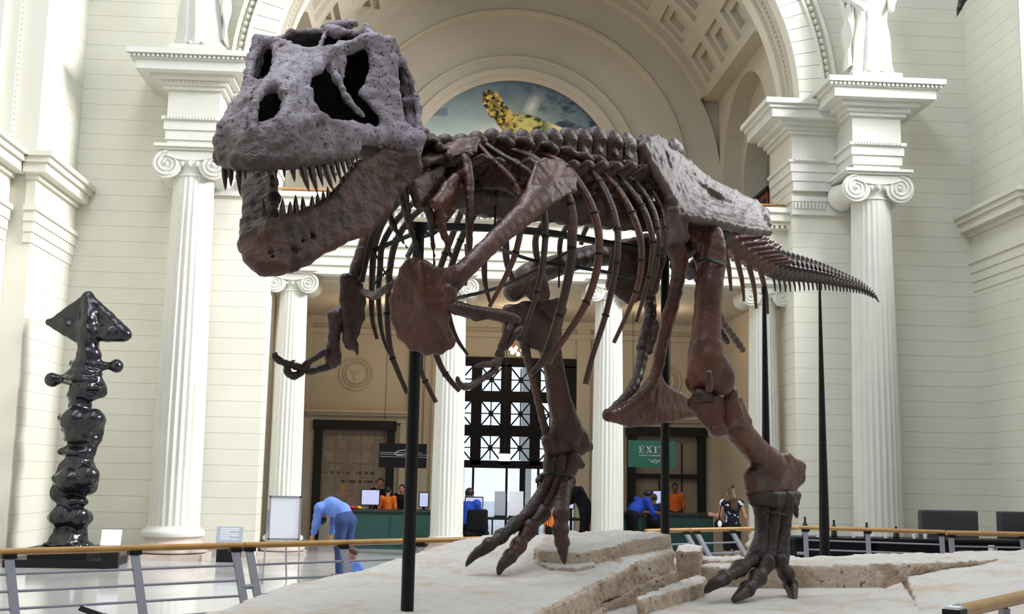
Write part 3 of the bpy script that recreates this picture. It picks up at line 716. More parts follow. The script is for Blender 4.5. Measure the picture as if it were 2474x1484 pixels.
# --- side walls with cornices
def side_wall(s):
    X=XL if s<0 else XR; nm='wall_left' if s<0 else 'wall_right'
    y0=-14.0
    w=struct(nm,MB().box(*sorted((X-s*.012,X+s*.5)),19.7,22.4,0,21).box(*sorted((X+s*.388,X+s*.9)),y0,19.75,0,6.9).box(*sorted((X+s*.4,X+s*.9)),y0,12.6,6.9,13),'cream')
    z=.18
    while z<12.6:
        MB().box(*sorted((X-s*.02,X+s*.3)),19.72,21.9,z,z+.2905).build('stone_course','cream',w)
        if z<6.3: MB().box(*sorted((X+s*.38,X+s*.6)),y0,19.69,z,z+.2905).build('stone_course','cream',w)
        z+=.295
    lay=[(5.30,5.48,.04),(5.48,5.66,.065),(5.66,5.84,.09),(5.84,5.92,.13),(5.92,6.38,.05),(6.38,6.46,.12),(6.46,6.62,.28),(6.62,6.72,.34),(6.72,6.80,.40)]
    c=MB()
    for (z0,z1,p) in lay:
        c.box(*sorted((X+s*.1,X-s*p)),19.7-p,21.88,z0,z1)
        c.box(*sorted((X+s*.5,X+s*.4-s*p)),y0,19.6,z0,z1)
    c.build('side_cornice','cream',w)
    # tall arched window niche above the cornice: jamb rings stepping in, glazed
    zs=11.5; yc=16.6; 
    for (r,d) in((2.95,.40),(2.8,.62),(2.62,.85)):
        p=[(X+s*d,yc+3.2,6.8),(X+s*d,yc+3.2,15.2),(X+s*d,yc-4.1,15.2),(X+s*d,yc-4.1,6.8),(X+s*d,yc-r,6.8)]
        for i in range(25):
            a=math.pi-math.pi*i/24; p.append((X+s*d,yc+r*math.cos(a),zs+r*math.sin(a)))
        p.append((X+s*d,yc+r,6.8))
        MB().prism(p,(s*.25,0,0)).build('window_jamb','cream',w)
    d=MB()
    for i in range(60): d.box(*sorted((X+s*.36,X+s*.42)),yc+2.98,yc+3.04,6.9+i*.1,6.95+i*.1)
    d.build('bead_ornament','cream',w,kind='stuff')
    wn=MB().box(*sorted((X+s*1.1,X+s*1.2)),yc-2.7,yc-2.55,6.8,14.2).box(*sorted((X+s*1.1,X+s*1.2)),yc+2.55,yc+2.7,6.8,14.2)
    for k in range(1,6): wn.box(*sorted((X+s*1.12,X+s*1.18)),yc-2.7+k*.9,yc-2.66+k*.9,6.8,14.2)
    for k in range(8): wn.box(*sorted((X+s*1.12,X+s*1.18)),yc-2.7,yc+2.7,6.8+k*1.0,6.86+k*1.0)
    wo=struct('window_2' if s<0 else 'window_3',wn,'white')
    for k in range(6): MB().box(*sorted((X+s*1.145,X+s*1.155)),yc-2.66+k*.9,yc-2.7+(k+1)*.9,6.86,14).build('pane','glass',wo)
    struct('baseboard_left' if s<0 else 'baseboard_right',MB().box(*sorted((X-s*.06,X+s*.1)),19.64,21.9,0,.17).box(*sorted((X+s*.34,X+s*.5)),y0,19.69,0,.17),'base')
side_wall(-1); side_wall(1)

# --- the rest of the hall behind the photographer: end wall and roof with a long skylight
struct('wall_rear',MB().box(XL-1,XR+1,-14.5,-14,0,21),'taupe')
rf=MB().box(XL-1,-4.4,-14.5,YW+.6,21,21.4).box(7.9,XR+1,-14.5,YW+.6,21,21.4).box(-4.4,7.9,18.5,YW+.6,21,21.4).box(-4.4,7.9,-14.5,-9,21,21.4)
for k in range(1,9): rf.box(-4.4,7.9,-9+k*3.05,-8.85+k*3.05,21,21.3)
struct('roof',rf,'taupe')
# ================================================================== the dinosaur skeleton
HIP=np.array([2.13,9.9,0.]); NB=np.array([.745,-.667,0]); NTL=np.array([.8,-.6,0])
SKA=np.array([.27,.963,0]); SK0=np.array([-.965,5.6,0])
def Bp(px,py,l=0): return AP(px,py,HIP+NB*l,NB)          # on a plane along the trunk, l metres to the animal's left
def Tp(px,py,l=0): return AP(px,py,HIP+NTL*l,NTL)        # the same for the tail
def Kp(px,py,s): return AP(px,py,SK0+SKA*s,SKA)          # across the skull, s metres behind the snout
def rad(P,rpx): return rpx*((P-CAM)@_F)/F_PX
def PB(lst,l=None,f=Bp):
    # lst of (px,py,rpx[,l]) -> points, radii
    P=[];R=[]
    for q in lst:
        p=f(q[0],q[1],q[3] if len(q)>3 else l); P.append(p); R.append(rad(p,q[2]))
    return P,R
SKEL=thing('dinosaur_skeleton','dark brown mounted dinosaur skeleton with open toothed jaws, standing on the pale rock','skeleton',loc=(2.3,10.0,.62))
# ------------------------------------------------------------------ skull
def K3(lst): return [Kp(*q) for q in lst]
V=Vox(.0095,.026,.78)
k=lambda *q:Kp(*q)
rim=[(538,378,.22),(556,386,.10),(580,388,.03),(606,388,.0),(632,388,.03),(660,388,.09),(704,386,.18),(745,384,.30),(785,380,.42),(824,373,.58),(862,356,.74)]
rr=[.05,.055,.06,.062,.06,.055,.055,.052,.05,.046,.036]
V.chain(K3(rim),rr)
RU=[(533,345,.22),(545,306,.24),(568,266,.30),(598,226,.44)]
V.chain(K3([(538,378,.22)]+RU),[.05,.05,.045,.04,.035])
# premaxilla front and the bar between the nostrils
bar=[(612,372,.0),(613,335,.03),(613,290,.06),(613,255,.10),(622,232,.18),(650,205,.32)]
V.chain(K3(bar),[.05,.036,.024,.026,.032,.05])
F=[(606,388,.0),(613,335,.03)]
V.quad(k(538,378,.22),k(580,388,.03),k(582,338,.08),k(545,306,.24),[.05,.05,.03,.04])
V.quad(k(580,388,.03),k(606,388,.0),k(613,325,.03),k(582,338,.08),[.05,.05,.035,.03])
V.tri(k(545,306,.24),k(582,338,.08),k(598,280,.16),.03,.03,.02); V.tri(k(545,306,.24),k(598,280,.16),k(568,266,.30),.03,.02,.035)
V.tri(k(568,266,.30),k(598,280,.16),k(600,240,.22),.03,.018,.025); V.tri(k(568,266,.30),k(600,240,.22),k(598,226,.44),.03,.025,.03)
V.quad(k(606,388,.0),k(640,388,.05),k(645,322,.08),k(613,325,.03),[.05,.05,.035,.035])
V.quad(k(640,388,.05),k(704,386,.18),k(706,300,.22),k(645,322,.08),[.05,.05,.04,.035])
V.quad(k(645,322,.08),k(706,300,.22),k(690,285,.22),k(640,303,.10),[.03,.04,.03,.022])
# maxilla side
V.quad(k(704,386,.18),k(785,380,.42),k(775,290,.44),k(706,300,.22),[.05,.05,.04,.04])
V.quad(k(785,380,.42),k(862,356,.74),k(858,308,.70),k(815,305,.56),[.045,.035,.03,.035]); V.tri(k(785,380,.42),k(815,305,.56),k(775,290,.44),.045,.035,.04)
V.quad(k(706,300,.22),k(775,290,.44),k(752,262,.42),k(697,262,.26),[.04,.035,.03,.04])
V.quad(k(697,262,.26),k(752,262,.42),k(744,222,.44),k(692,225,.30),[.04,.03,.03,.04])
# nasals
V.quad(k(692,225,.30),k(744,222,.44),k(738,185,.50),k(676,196,.36),[.04,.03,.03,.045])
V.quad(k(676,196,.36),k(738,185,.50),k(770,160,.62),k(700,165,.50),[.045,.035,.03,.05])
V.quad(k(650,204,.34),k(676,196,.36),k(700,165,.50),k(672,168,.54),[.045,.05,.05,.04])
V.quad(k(700,165,.50),k(770,160,.62),k(798,132,.78),k(735,138,.68),[.05,.035,.035,.045])
V.quad(k(672,168,.54),k(700,165,.50),k(735,138,.68),k(674,132,.72),[.04,.05,.045,.04])
V.quad(k(674,132,.72),k(735,138,.68),k(767,128,.82),k(700,116,.84),[.035,.04,.03,.035])
V.quad(k(735,138,.68),k(798,132,.78),k(826,118,.90),k(767,128,.82),[.04,.035,.035,.03])
V.chain(K3([(650,204,.34),(622,222,.40),(598,228,.44)]),[.045,.04,.04])
V.chain(K3([(690,224,.30),(682,206,.32),(655,204,.32)]),[.035,.04,.045])
V.chain(K3([(640,303,.10),(672,296,.14),(694,270,.22),(697,250,.27),(690,224,.30)]),[.022,.028,.035,.03,.035])
# animal's right flank of the skull (seen edge-on at the left of the picture)
V.chain(K3([(598,226,.46),(604,178,.70),(610,140,.80),(628,104,.86),(660,103,.88),(699,111,.86)]),[.035,.035,.04,.05,.045,.04])
V.chain(K3([(628,104,.86),(618,150,.92),(606,200,.96),(600,240,.95)]),[.05,.05,.045,.04])
V.chain(K3([(664,110,.88),(668,130,.76),(672,150,.62)]),[.03,.02,.02])
V.tri(k(598,226,.46),k(602,196,.62),k(640,203,.44),.03,.025,.03)
# lacrimal bar between the big openings
V.chain(K3([(800,130,.80),(800,160,.76),(816,195,.72),(838,238,.72),(862,266,.76),(878,280,.80)]),[.045,.034,.028,.026,.022,.016])
V.chain(K3([(826,114,.92),(827,150,.86),(828,185,.82)]),[.04,.026,.018])
V.tri(k(800,130,.80),k(826,114,.92),k(815,170,.80),.03,.035,.02)
# roof over the orbit, postorbital, jugal
V.chain(K3([(826,114,.92),(846,115,.94),(862,107,.95),(888,97,.98),(915,98,1.02),(942,101,1.05)]),[.04,.036,.04,.05,.045,.035])
V.quad(k(888,97,.98),k(942,101,1.05),k(952,150,1.06),k(908,150,1.0),[.04,.035,.03,.035])
V.quad(k(908,150,1.0),k(952,150,1.06),k(955,205,1.06),k(900,195,.99),[.04,.03,.03,.04])
V.quad(k(900,195,.99),k(955,205,1.06),k(956,232,1.06),k(872,226,.93),[.035,.03,.03,.022])
V.quad(k(872,226,.93),k(956,232,1.06),k(965,285,1.08),k(905,258,.96),[.02,.03,.032,.025])
V.quad(k(905,258,.96),k(965,285,1.08),k(985,318,1.10),k(928,288,.98),[.02,.032,.035,.022])
V.quad(k(928,288,.98),k(985,318,1.10),k(985,345,1.10),k(915,325,.96),[.022,.035,.035,.035])
V.chain(K3([(815,305,.56),(850,306,.70),(888,312,.86),(915,325,.96),(985,340,1.10),(1012,335,1.14)]),[.035,.034,.034,.04,.042,.045])
V.quad(k(858,318,.70),k(915,325,.96),k(930,345,1.0),k(870,344,.80),[.035,.035,.03,.02])
V.quad(k(915,325,.96),k(1012,335,1.14),k(1006,372,1.14),k(945,365,1.03),[.03,.04,.03,.02])
# squamosal arch behind the temporal opening, quadrate
V.chain(K3([(942,101,1.05),(972,148,1.12),(994,196,1.16),(1009,258,1.18),(1015,325,1.15)]),[.035,.026,.022,.022,.035])
V.chain(K3([(972,148,1.12),(978,190,1.24),(985,219,1.20),(983,250,1.2),(992,290,1.2),(1005,330,1.16)]),[.02,.03,.045,.03,.035,.03])
V.chain(K3([(972,245,1.16),(1003,242,1.18)]),.022)
# crest across the back of the skull and the knob above it
V.chain(K3([(674,98,1.0),(700,82,1.05),(738,76,1.08),(800,76,1.10),(862,82,1.08),(882,74,1.05),(906,93,1.02)]),[.030,.026,.024,.024,.024,.034,.032])
V.chain(K3([(786,80,1.08),(778,100,.99),(770,122,.92)]),[.02,.014,.022])
V.chain(K3([(786,69,1.16),(812,64,1.18),(838,60,1.2),(857,57,1.2)]),[.036,.04,.036,.028]); V.chain(K3([(800,72,1.1),(815,80,1.08)]),.05)
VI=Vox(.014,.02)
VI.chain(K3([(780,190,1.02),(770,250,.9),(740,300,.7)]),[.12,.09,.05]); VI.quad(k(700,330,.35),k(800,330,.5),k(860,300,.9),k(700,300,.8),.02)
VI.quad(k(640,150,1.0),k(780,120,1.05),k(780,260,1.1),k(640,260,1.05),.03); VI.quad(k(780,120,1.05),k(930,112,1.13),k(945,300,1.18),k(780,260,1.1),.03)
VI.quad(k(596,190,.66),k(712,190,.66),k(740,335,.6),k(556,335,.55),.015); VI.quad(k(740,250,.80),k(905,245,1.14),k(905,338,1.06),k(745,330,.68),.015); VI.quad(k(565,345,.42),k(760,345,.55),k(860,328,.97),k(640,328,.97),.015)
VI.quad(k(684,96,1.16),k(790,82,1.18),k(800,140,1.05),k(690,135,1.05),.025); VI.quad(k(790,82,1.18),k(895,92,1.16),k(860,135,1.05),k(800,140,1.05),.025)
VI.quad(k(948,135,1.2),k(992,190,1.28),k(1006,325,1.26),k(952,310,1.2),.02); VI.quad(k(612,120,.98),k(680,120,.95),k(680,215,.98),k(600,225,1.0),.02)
VI.build('palate_and_braincase','cavity_shade',SKEL,label='plates inside the skull, coloured black for the unlit openings')  # near-black plates standing in for the darkness of the unlit skull openings
# pits and cracks
for q in((862,332,.8),(700,235,.3)): V.cone(k(*q)-SKA*.06,k(*q)+SKA*.02,.012,.012,.01,'-')
V.chain(K3([(752,285,.36),(770,312,.36),(783,330,.38)]),.007,.004,'-')
for (px,py,s) in((690,370,.10),(660,362,.03),(723,366,.2),(757,362,.3),(800,352,.46),(640,370,.0),(575,362,.0),(555,350,.1),(690,335,.14),(770,340,.36)):
    V.ball(k(px,py,s)-SKA*.035,.014,.012,'-')
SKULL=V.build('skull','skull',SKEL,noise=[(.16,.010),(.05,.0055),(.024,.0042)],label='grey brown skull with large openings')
# ------------------------------------------------------------------ lower jaw
V=Vox(.0095,.03)
low=[(656,628,.16),(700,628,.24),(735,615,.32),(794,580,.50),(871,552,.72),(925,505,.92),(960,450,1.04),(995,405,1.13)]
upr=[(655,556,.16),(697,538,.26),(745,522,.38),(785,503,.48),(812,478,.56),(838,440,.66),(862,408,.76),(922,374,.96),(990,384,1.12)]
J=lambda a,b,c,d,r:V.quad(k(*a),k(*b),k(*c),k(*d),r)
J(low[0],low[1],upr[1],upr[0],[.05,.05,.035,.035]); J(low[1],low[2],upr[2],upr[1],[.05,.045,.035,.035]); J(low[2],low[3],upr[3],upr[2],[.045,.04,.035,.035])
J(low[3],low[4],(838,455,.66),(800,494,.52),[.045,.04,.03,.032]); J(low[4],low[5],(880,410,.82),(838,455,.66),[.04,.035,.03,.03]); J(low[5],low[6],(945,385,1.0),(880,410,.82),[.035,.03,.03,.03]); J(low[6],low[7],upr[8],(945,385,1.0),[.03,.04,.045,.03])
V.chain(K3([(674,640,.14)]+low),[.05,.055,.05,.05,.045,.04,.036,.04,.05]); V.chain(K3(upr[:6]),[.034,.034,.034,.034,.03,.028])
V.chain(K3([(838,440,.66),(862,408,.76),(922,374,.96),(990,384,1.12),(1002,405,1.15)]),[.03,.03,.032,.05,.05])
# chin and the other half of the jaw, seen end-on
V.quad(k(656,628,.16),k(625,632,.14),k(604,590,.22),k(655,560,.16),[.05,.05,.045,.035]); V.quad(k(604,590,.22),k(606,552,.30),k(652,552,.18),k(655,566,.16),[.045,.04,.035,.03])
V.chain(K3([(674,645,.14),(640,640,.12),(615,618,.14),(602,586,.22)]),[.04,.05,.05,.045])
ro=[(602,586,.22),(604,545,.34),(606,508,.50),(600,460,.70),(590,430,.88),(600,400,1.04)]; ri=[(640,560,.2),(655,520,.36),(660,480,.52),(655,440,.70),(648,405,.88),(640,380,1.04)]
for i in range(5): J(ro[i],ro[i+1],ri[i+1],ri[i],[.035,.03,.024,.028] if i<4 else [.03,.03,.02,.02])
V.chain(K3(ro),[.045,.04,.034,.03,.03,.04]); V.chain(K3(ri),[.03,.024,.022,.022,.022,.03])
V.chain(K3([(622,575,.18),(628,520,.42),(632,470,.62),(630,420,.85)]),.016,.01)
V.chain(K3([(651,556,.10),(653,600,.10),(656,634,.11)]),.012,.012,'-')
for (px,py,s) in((615,582,.16),(628,578,.13),(620,608,.12),(634,622,.09),(700,600,.2),(720,608,.26),(690,610,.18),(735,590,.33),(760,575,.38),(888,470,.82)): V.ball(k(px,py,s)-SKA*.045,.015,.012,'-')
JAW=V.build('lower_jaw','jaw',SKEL,noise=[(.16,.008),(.05,.0045),(.024,.003)],label='rust brown lower jaw dropped wide open')
def tooth(base,tip,w,parent,s0,s1,bend=.0):
    a=k(*base,s0); b=k(*tip,s1); L=np.linalg.norm(b-a); r=w*1.32*((a-CAM)@_F)/F_PX
    m=(a+b)/2+SKA*(-.05*L)+np.array([0,0,0.]); pts=[a-(b-a)*.12,a*.6+m*.4,m,b*.62+m*.38,b]
    MB().tube(pts,[r*.95,r*1.05,r*.86,r*.5,r*.06],8,2,ratio=.8).build('tooth','tooth',parent,smooth=True)
for (b,t,w,s) in(((544,392),(545,461),8,.18),((560,393),(558,452),7,.10),((578,395),(579,470),7,.05),((594,394),(592,436),6,.03),((612,394),(613,424),5,.02),((630,394),(634,424),5.5,.04),((650,394),(652,440),6,.07),((668,393),(666,436),5.5,.11),((688,392),(687,430),5,.15),((706,391),(712,440),7,.19),((728,390),(747,464),9,.25),((748,389),(767,468),9,.31),((766,388),(781,452),7,.36),((782,387),(804,460),9,.41),((798,385),(812,445),6,.46),((811,382),(825,441),6,.52),((823,378),(837,432),5.5,.58),((835,373),(846,424),5,.63),((846,367),(856,412),4.6,.68),((856,361),(865,398),4,.72)):
    tooth(b,t,w,SKULL,s,s)
for (b,t,w,s) in(((545,380),(551,430),6,.5),((557,392),(563,436),6,.6),((700,350),(702,420),6,.8),((722,352),(726,428),6,.75),((740,352),(735,432),5,.7)):
    tooth(b,t,w,SKULL,s,s)
for (b,t,w,s) in(((668,560),(657,521),6,.18),((684,550),(683,478),8.5,.22),((703,542),(701,486),8,.27),((718,536),(714,470),8,.31),((736,530),(731,474),7.5,.35),((748,524),(746,500),5,.38),((756,522),(754,472),7.5,.41),((770,514),(767,466),7,.45),((786,506),(780,460),7,.49),((797,496),(791,450),6,.53),((808,484),(806,452),5,.56)):
    tooth(b,t,w,JAW,s,s)
for (b,t,w,s) in(((612,560),(608,500),6,.4),((640,540),(636,480),6,.3)): tooth(b,t,w,JAW,s,s)
# ------------------------------------------------------------------ vertebrae
def vert_mesh(name,kind):
    V=Vox(.014,.03)
    if kind=='dorsal':     # x forward, y left, z up; unit: metres
        V.chain([(-.085,0,0),(0,0,0),(.085,0,0)],[.105,.085,.105]); V.chain([(0,0,.05),(0,0,.17)],.06)
        V.quad((-.06,0,.16),(.045,0,.16),(.046,0,.44),(-.062,0,.44),[.022,.022,.034,.036])
        V.chain([(-.055,0,.46),(0,0,.47),(.04,0,.455)],[.046,.05,.044])
        for s in(-1,1):
            V.chain([(0,s*.04,.15),(-.01,s*.16,.2),(-.03,s*.27,.24)],[.045,.036,.03]); V.quad((-.05,s*.16,.2),(.04,s*.16,.2),(.01,s*.29,.25),(-.07,s*.28,.25),.018)
    elif kind=='neck':
        V.chain([(-.07,0,0),(0,0,0),(.07,0,0)],[.105,.09,.1]); V.chain([(0,0,.05),(-.02,0,.16)],.075)
        V.quad((-.05,0,.14),(.04,0,.14),(.02,0,.28),(-.06,0,.28),[.03,.03,.035,.035])
        for s in(-1,1):
            V.quad((-.06,s*.06,.1),(.07,s*.06,.1),(.08,s*.2,.12),(-.06,s*.18,.16),[.03,.03,.024,.024]); V.chain([(.05,s*.1,.02),(-.02,s*.17,-.05)],[.04,.03])
    else:
        V.chain([(-.075,0,0),(0,0,0),(.075,0,0)],[.082,.060,.082]); V.chain([(0,0,.04),(-.01,0,.1)],.042)
        if kind=='tail': V.chain([(.0,0,.08),(-.08,0,.16),(-.34,0,.27)],[.035,.022,.020]); V.ball((-.34,0,.27),.024)
        else: V.quad((-.05,0,.08),(.03,0,.08),(-.03,0,.20),(-.075,0,.20),[.018,.018,.018,.018])
        for s in(-1,1): V.chain([(0,s*.05,.03),(-.03,s*(.24 if kind=='tail' else .12),.04)],[.032,.018]); V.chain([(.06,s*.03,.09),(.12,s*.04,.12)],.02)
    return V.build(name,None,mesh_only=True,noise=[(.07,.004),(.03,.002)])
VM={q:vert_mesh(n,q) for q,n in(('dorsal','dorsal_vertebra'),('neck','neck_vertebra'),('tail','tail_vertebra'),('tailend','tail_vertebra'))}
def put(name,me,m,c,fwd,up,s,sz=None,sy=None):
    f=np.array(fwd,float); f/=np.linalg.norm(f); u=np.array(up,float); u-=f*(u@f); u/=np.linalg.norm(u); l=np.cross(u,f)
    o=link(name,me,m,SKEL); sz=s if sz is None else sz; sy=s if sy is None else sy
    X=Matrix.Identity(4)
    for i in range(3): X[i][0]=f[i]*s; X[i][1]=l[i]*sy; X[i][2]=u[i]*sz; X[i][3]=c[i]
    o.matrix_parent_inverse=Matrix.Translation(-SKEL.location); o.matrix_basis=X; return o
sp=[(1040,446),(1080,450),(1120,455),(1158,460),(1196,463),(1234,466),(1270,468),(1306,470),(1342,473),(1378,476),(1414,479),(1450,482),(1488,486),(1526,490),(1564,494),(1602,498),(1640,502)]
top=[331,331,331,326,320,323,323,322,320,319,321,317,326,331,336,340,345]
sp=[(x,y+min(30,max(0,(x-1040)*.3))) for x,y in sp]
C=[Bp(*q,0) for q in sp]
fw=(C[0]-C[-1]); fw/=np.linalg.norm(fw)
for i,(c,q,t) in enumerate(zip(C,sp,top)):
    tp=Bp(q[0]-4,t,0); hgt=np.linalg.norm(tp-c)
    sl=np.linalg.norm(C[i-1]-C[i]) if i else np.linalg.norm(C[1]-C[0])
    put('dorsal_vertebra',VM['dorsal'],'bonedark' if i%3 else 'bone',c,fw,tp-c,sl/.185,hgt/.5,1.1 if i<13 else .55)
# neck rising into the skull
nk=[(1012,430,.0),(985,408,.0),(950,390,.02),(915,370,.02),(880,345,.03)]
NC=[C[0]]+[Bp(q[0],q[1],q[2]) for q in nk]
for i in range(1,len(NC)):
    f=NC[i]-NC[i-1]; put('neck_vertebra',VM['neck'],'bone',NC[i]*.5+NC[i-1]*.5,f,(0,0,1),np.linalg.norm(f)/.15,1.05,1.1)
# neck ribs and the plates of the last neck vertebrae
def sdf_part(name,m,build,h=.011,k_=.025,noise=((.10,.004),(.035,.0022)),**kw):
    V=Vox(h,k_); build(V); return V.build(name,m,SKEL,noise=noise,**kw)
def ch(V,lst,l=None,f=Bp,sub=1,k=None): P,R=PB(lst,l,f); V.chain(P,R,k,'+',sub); return V
def pl(V,lst,r,l=None,f=Bp,cr=None,c=None,k=None):
    P=[f(q[0],q[1],q[2] if len(q)>2 else l) for q in lst]; V.fan(P,r,cr,k,f(*c) if c else None); return V
sdf_part('neck_rib','boneL',lambda V:(ch(V,[(1122,378,9,.32),(1130,410,10,.36),(1134,446,10,.4),(1134,500,8.5,.42),(1134,545,8,.42),(1134,592,6,.40),(1136,620,4,.38)],sub=3),ch(V,[(1124,420,9,.36),(1100,428,10,.28),(1078,452,9,.2)],sub=2)))
sdf_part('neck_rib','boneL',lambda V:(pl(V,[(1052,492,.42),(1078,452,.36),(1100,432,.32),(1106,456,.3),(1076,512,.34)],.03),ch(V,[(1062,505,14,.36),(1068,552,9,.38),(1082,592,5,.38),(1098,648,2.5,.36)],sub=2)))
sdf_part('neck_rib','bone',lambda V:(pl(V,[(996,444,.3),(1030,428,.25),(1062,414,.2),(1058,450,.22),(1034,492,.28),(1010,490,.32)],.03),ch(V,[(1020,470,14,.3),(1040,520,9,.32),(1042,550,6,.32),(1050,640,3,.3)],sub=2)))
sdf_part('neck_rib','bonedark',lambda V:(ch(V,[(962,425,18,.2),(975,480,12,.26),(988,535,8,.28),(1004,590,5,.28),(1020,638,2.5,.27)],sub=2),))
sdf_part('neck_rib','bonedark',lambda V:(ch(V,[(928,480,8,.1),(950,545,7,.14),(985,600,3,.14)],sub=2),))
sdf_part('neck_vertebra_plate','bone',lambda V:(pl(V,[(1006,380,.1),(1040,362,.05),(1070,372,.12),(1062,384,.2),(1026,392,.24)],.03),))
sdf_part('neck_vertebra_plate','boneL',lambda V:(pl(V,[(1048,372,.12),(1085,356,.05),(1115,345,.05),(1150,342,.1),(1140,365,.2),(1085,380,.24)],.03),))
# ------------------------------------------------------------------ left ribs
RIBS=[
 [(1150,344,9,.1),(1176,372,9,.22),(1210,405,9.5,.36),(1240,438,10,.45),(1256,478,10,.50),(1258,548,10,.52),(1246,610,9.5,.5),(1222,668,8.5,.44),(1182,742,6,.34)],
 [(1176,350,8,.1),(1208,372,8.5,.22),(1250,396,9.5,.36),(1290,428,10,.47),(1312,485,10,.54),(1318,558,10,.56),(1311,640,9.5,.54),(1298,705,8.5,.50),(1276,775,7,.42),(1262,812,6,.38)],
 [(1236,360,9,.1),(1268,370,9.5,.2),(1312,396,10,.34),(1345,430,11,.46),(1370,470,12,.54),(1383,520,12.5,.58),(1382,580,12.5,.59),(1378,640,12,.58),(1362,720,11,.52),(1326,845,13,.42),(1304,882,9,.38),(1282,905,7,.35)],
 [(1300,366,9,.1),(1326,378,9.5,.2),(1362,397,11,.34),(1395,436,12,.48),(1428,494,12.5,.57),(1446,560,12.5,.61),(1446,625,12,.61),(1432,690,11.5,.58),(1404,755,10.5,.53),(1345,845,9,.43),(1326,878,9,.39)],
 [(1388,392,9,.1),(1416,410,9.5,.24),(1446,434,11,.38),(1476,492,11.5,.52),(1492,555,11.5,.59),(1492,615,11.5,.6),(1486,660,11,.58),(1463,762,10,.51),(1432,858,9.5,.43),(1414,928,11,.38)],
 [(1424,404,9,.1),(1452,420,9.5,.24),(1486,448,10.5,.38),(1522,504,11.5,.52),(1546,570,12,.58),(1550,630,11,.58),(1540,695,9.5,.55),(1510,770,8,.48),(1483,828,7,.42)],
 [(1462,408,8.5,.1),(1490,424,9,.24),(1518,452,10,.37),(1556,508,11,.5),(1576,575,11,.56),(1573,640,9.5,.55),(1563,690,8,.52),(1537,778,6,.44)],
 [(1506,424,8,.12),(1528,436,8.5,.24),(1550,458,9,.34),(1580,512,10,.46),(1592,575,9,.51),(1588,640,7.5,.5),(1574,702,5,.46)],
 [(1542,428,7.5,.12),(1560,440,8,.22),(1578,462,8.5,.31),(1602,512,9,.41),(1608,560,7.5,.45),(1604,622,5,.44)],
 [(1570,432,7,.12),(1588,445,7.5,.2),(1606,470,8,.28),(1624,512,8,.37),(1621,562,5.5,.4)]]
RRIB=[
 [(1120,470,8,-.2),(1085,520,9,-.36),(1050,560,9,-.45),(1010,575,9,-.5),(985,620,9,-.5)],
 [(1062,480,8,-.15),(1000,520,9,-.38),(958,580,10,-.5),(942,650,9.5,-.54),(938,720,9.5,-.54),(936,780,9.5,-.52),(944,850,9,-.48),(960,895,8.5,-.44),(984,952,7,-.38)],
 [(1020,470,8,-.15),(960,530,9,-.38),(924,592,9.5,-.48),(918,650,9,-.5),(914,710,8.5,-.5),(920,790,6.5,-.47),(932,835,5.5,-.44),(946,862,5,-.42)],
 [(990,460,8,-.15),(930,530,9,-.36),(905,595,9.5,-.45),(900,650,9,-.47),(898,708,8,-.47),(899,768,7,-.45),(911,820,5,-.42)],
 [(930,520,9,-.25),(900,570,10,-.38),(886,620,9.5,-.42),(874,680,8,-.42)],
 [(1130,470,9,-.2),(1096,560,10,-.42),(1066,640,10,-.52),(1040,720,10,-.54),(1020,820,10,-.5),(1016,890,9,-.46),(1034,935,8.5,-.42),(1053,973,8.5,-.38)],
 [(1180,475,9,-.2),(1130,545,10,-.42),(1098,620,10,-.54),(1070,720,10,-.56),(1048,820,10,-.52),(1062,878,9.5,-.48),(1084,915,9,-.44),(1110,944,8,-.4)],
 [(1250,480,8,-.2),(1190,560,9.5,-.44),(1172,610,9.5,-.52),(1170,650,9,-.54),(1173,690,7,-.54),(1184,732,4.5,-.52)],
 [(1290,490,8,-.2),(1228,560,9.5,-.42),(1222,600,9.5,-.5),(1226,640,8,-.54),(1240,680,6,-.55)],
 [(1350,495,8,-.2),(1300,560,9.5,-.42),(1294,600,9,-.5),(1302,640,7.5,-.54)],
 [(1076,700,8,-.5),(1083,755,8,-.5),(1100,812,7,-.47),(1130,858,4,-.43)],
 [(1128,590,8,-.5),(1130,640,7,-.5),(1124,690,5,-.5)],
 [(1400,500,8,-.2),(1362,560,9,-.42),(1352,600,8,-.5),(1356,660,6,-.52)],
 [(1440,505,8,-.2),(1412,560,9,-.4),(1404,590,8,-.46)]]
def do_rib(lst,m,bands=True,ratio=.72):
    P,R=PB(lst); 
    o=MB().tube(P,R,10,4,ratio=ratio,hint=NB).build('rib',m,SKEL,smooth=True)
    if bands and len(P)>5:
        Q,r=crom(np.array(P),np.array(R),6); n=len(Q)
        for t in(.24,.42,.6,.78):
            i=int(n*(t+random.uniform(-.03,.03))); d=Q[i+1]-Q[i]; d/=np.linalg.norm(d)
            MB().tube([Q[i]-d*.007,Q[i]+d*.007],[r[i]*1.10]*2,10,1,ratio=.80,hint=NB,smooth=False).build('steel_band','black',o)
    return o
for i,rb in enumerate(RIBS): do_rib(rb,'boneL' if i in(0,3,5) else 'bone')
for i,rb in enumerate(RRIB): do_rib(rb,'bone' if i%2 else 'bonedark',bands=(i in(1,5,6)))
# broad web on the first big rib and rib 2
sdf_part('rib_web','bone',lambda V:pl(V,[(1152,346,.1),(1190,388,.3),(1240,438,.45),(1254,474,.5),(1222,455,.36),(1170,450,.2),(1140,400,.08)],.016))
sdf_part('rib_web','bone',lambda V:pl(V,[(1178,352,.1),(1250,396,.36),(1292,430,.46),(1262,425,.36),(1210,395,.15)],.016))
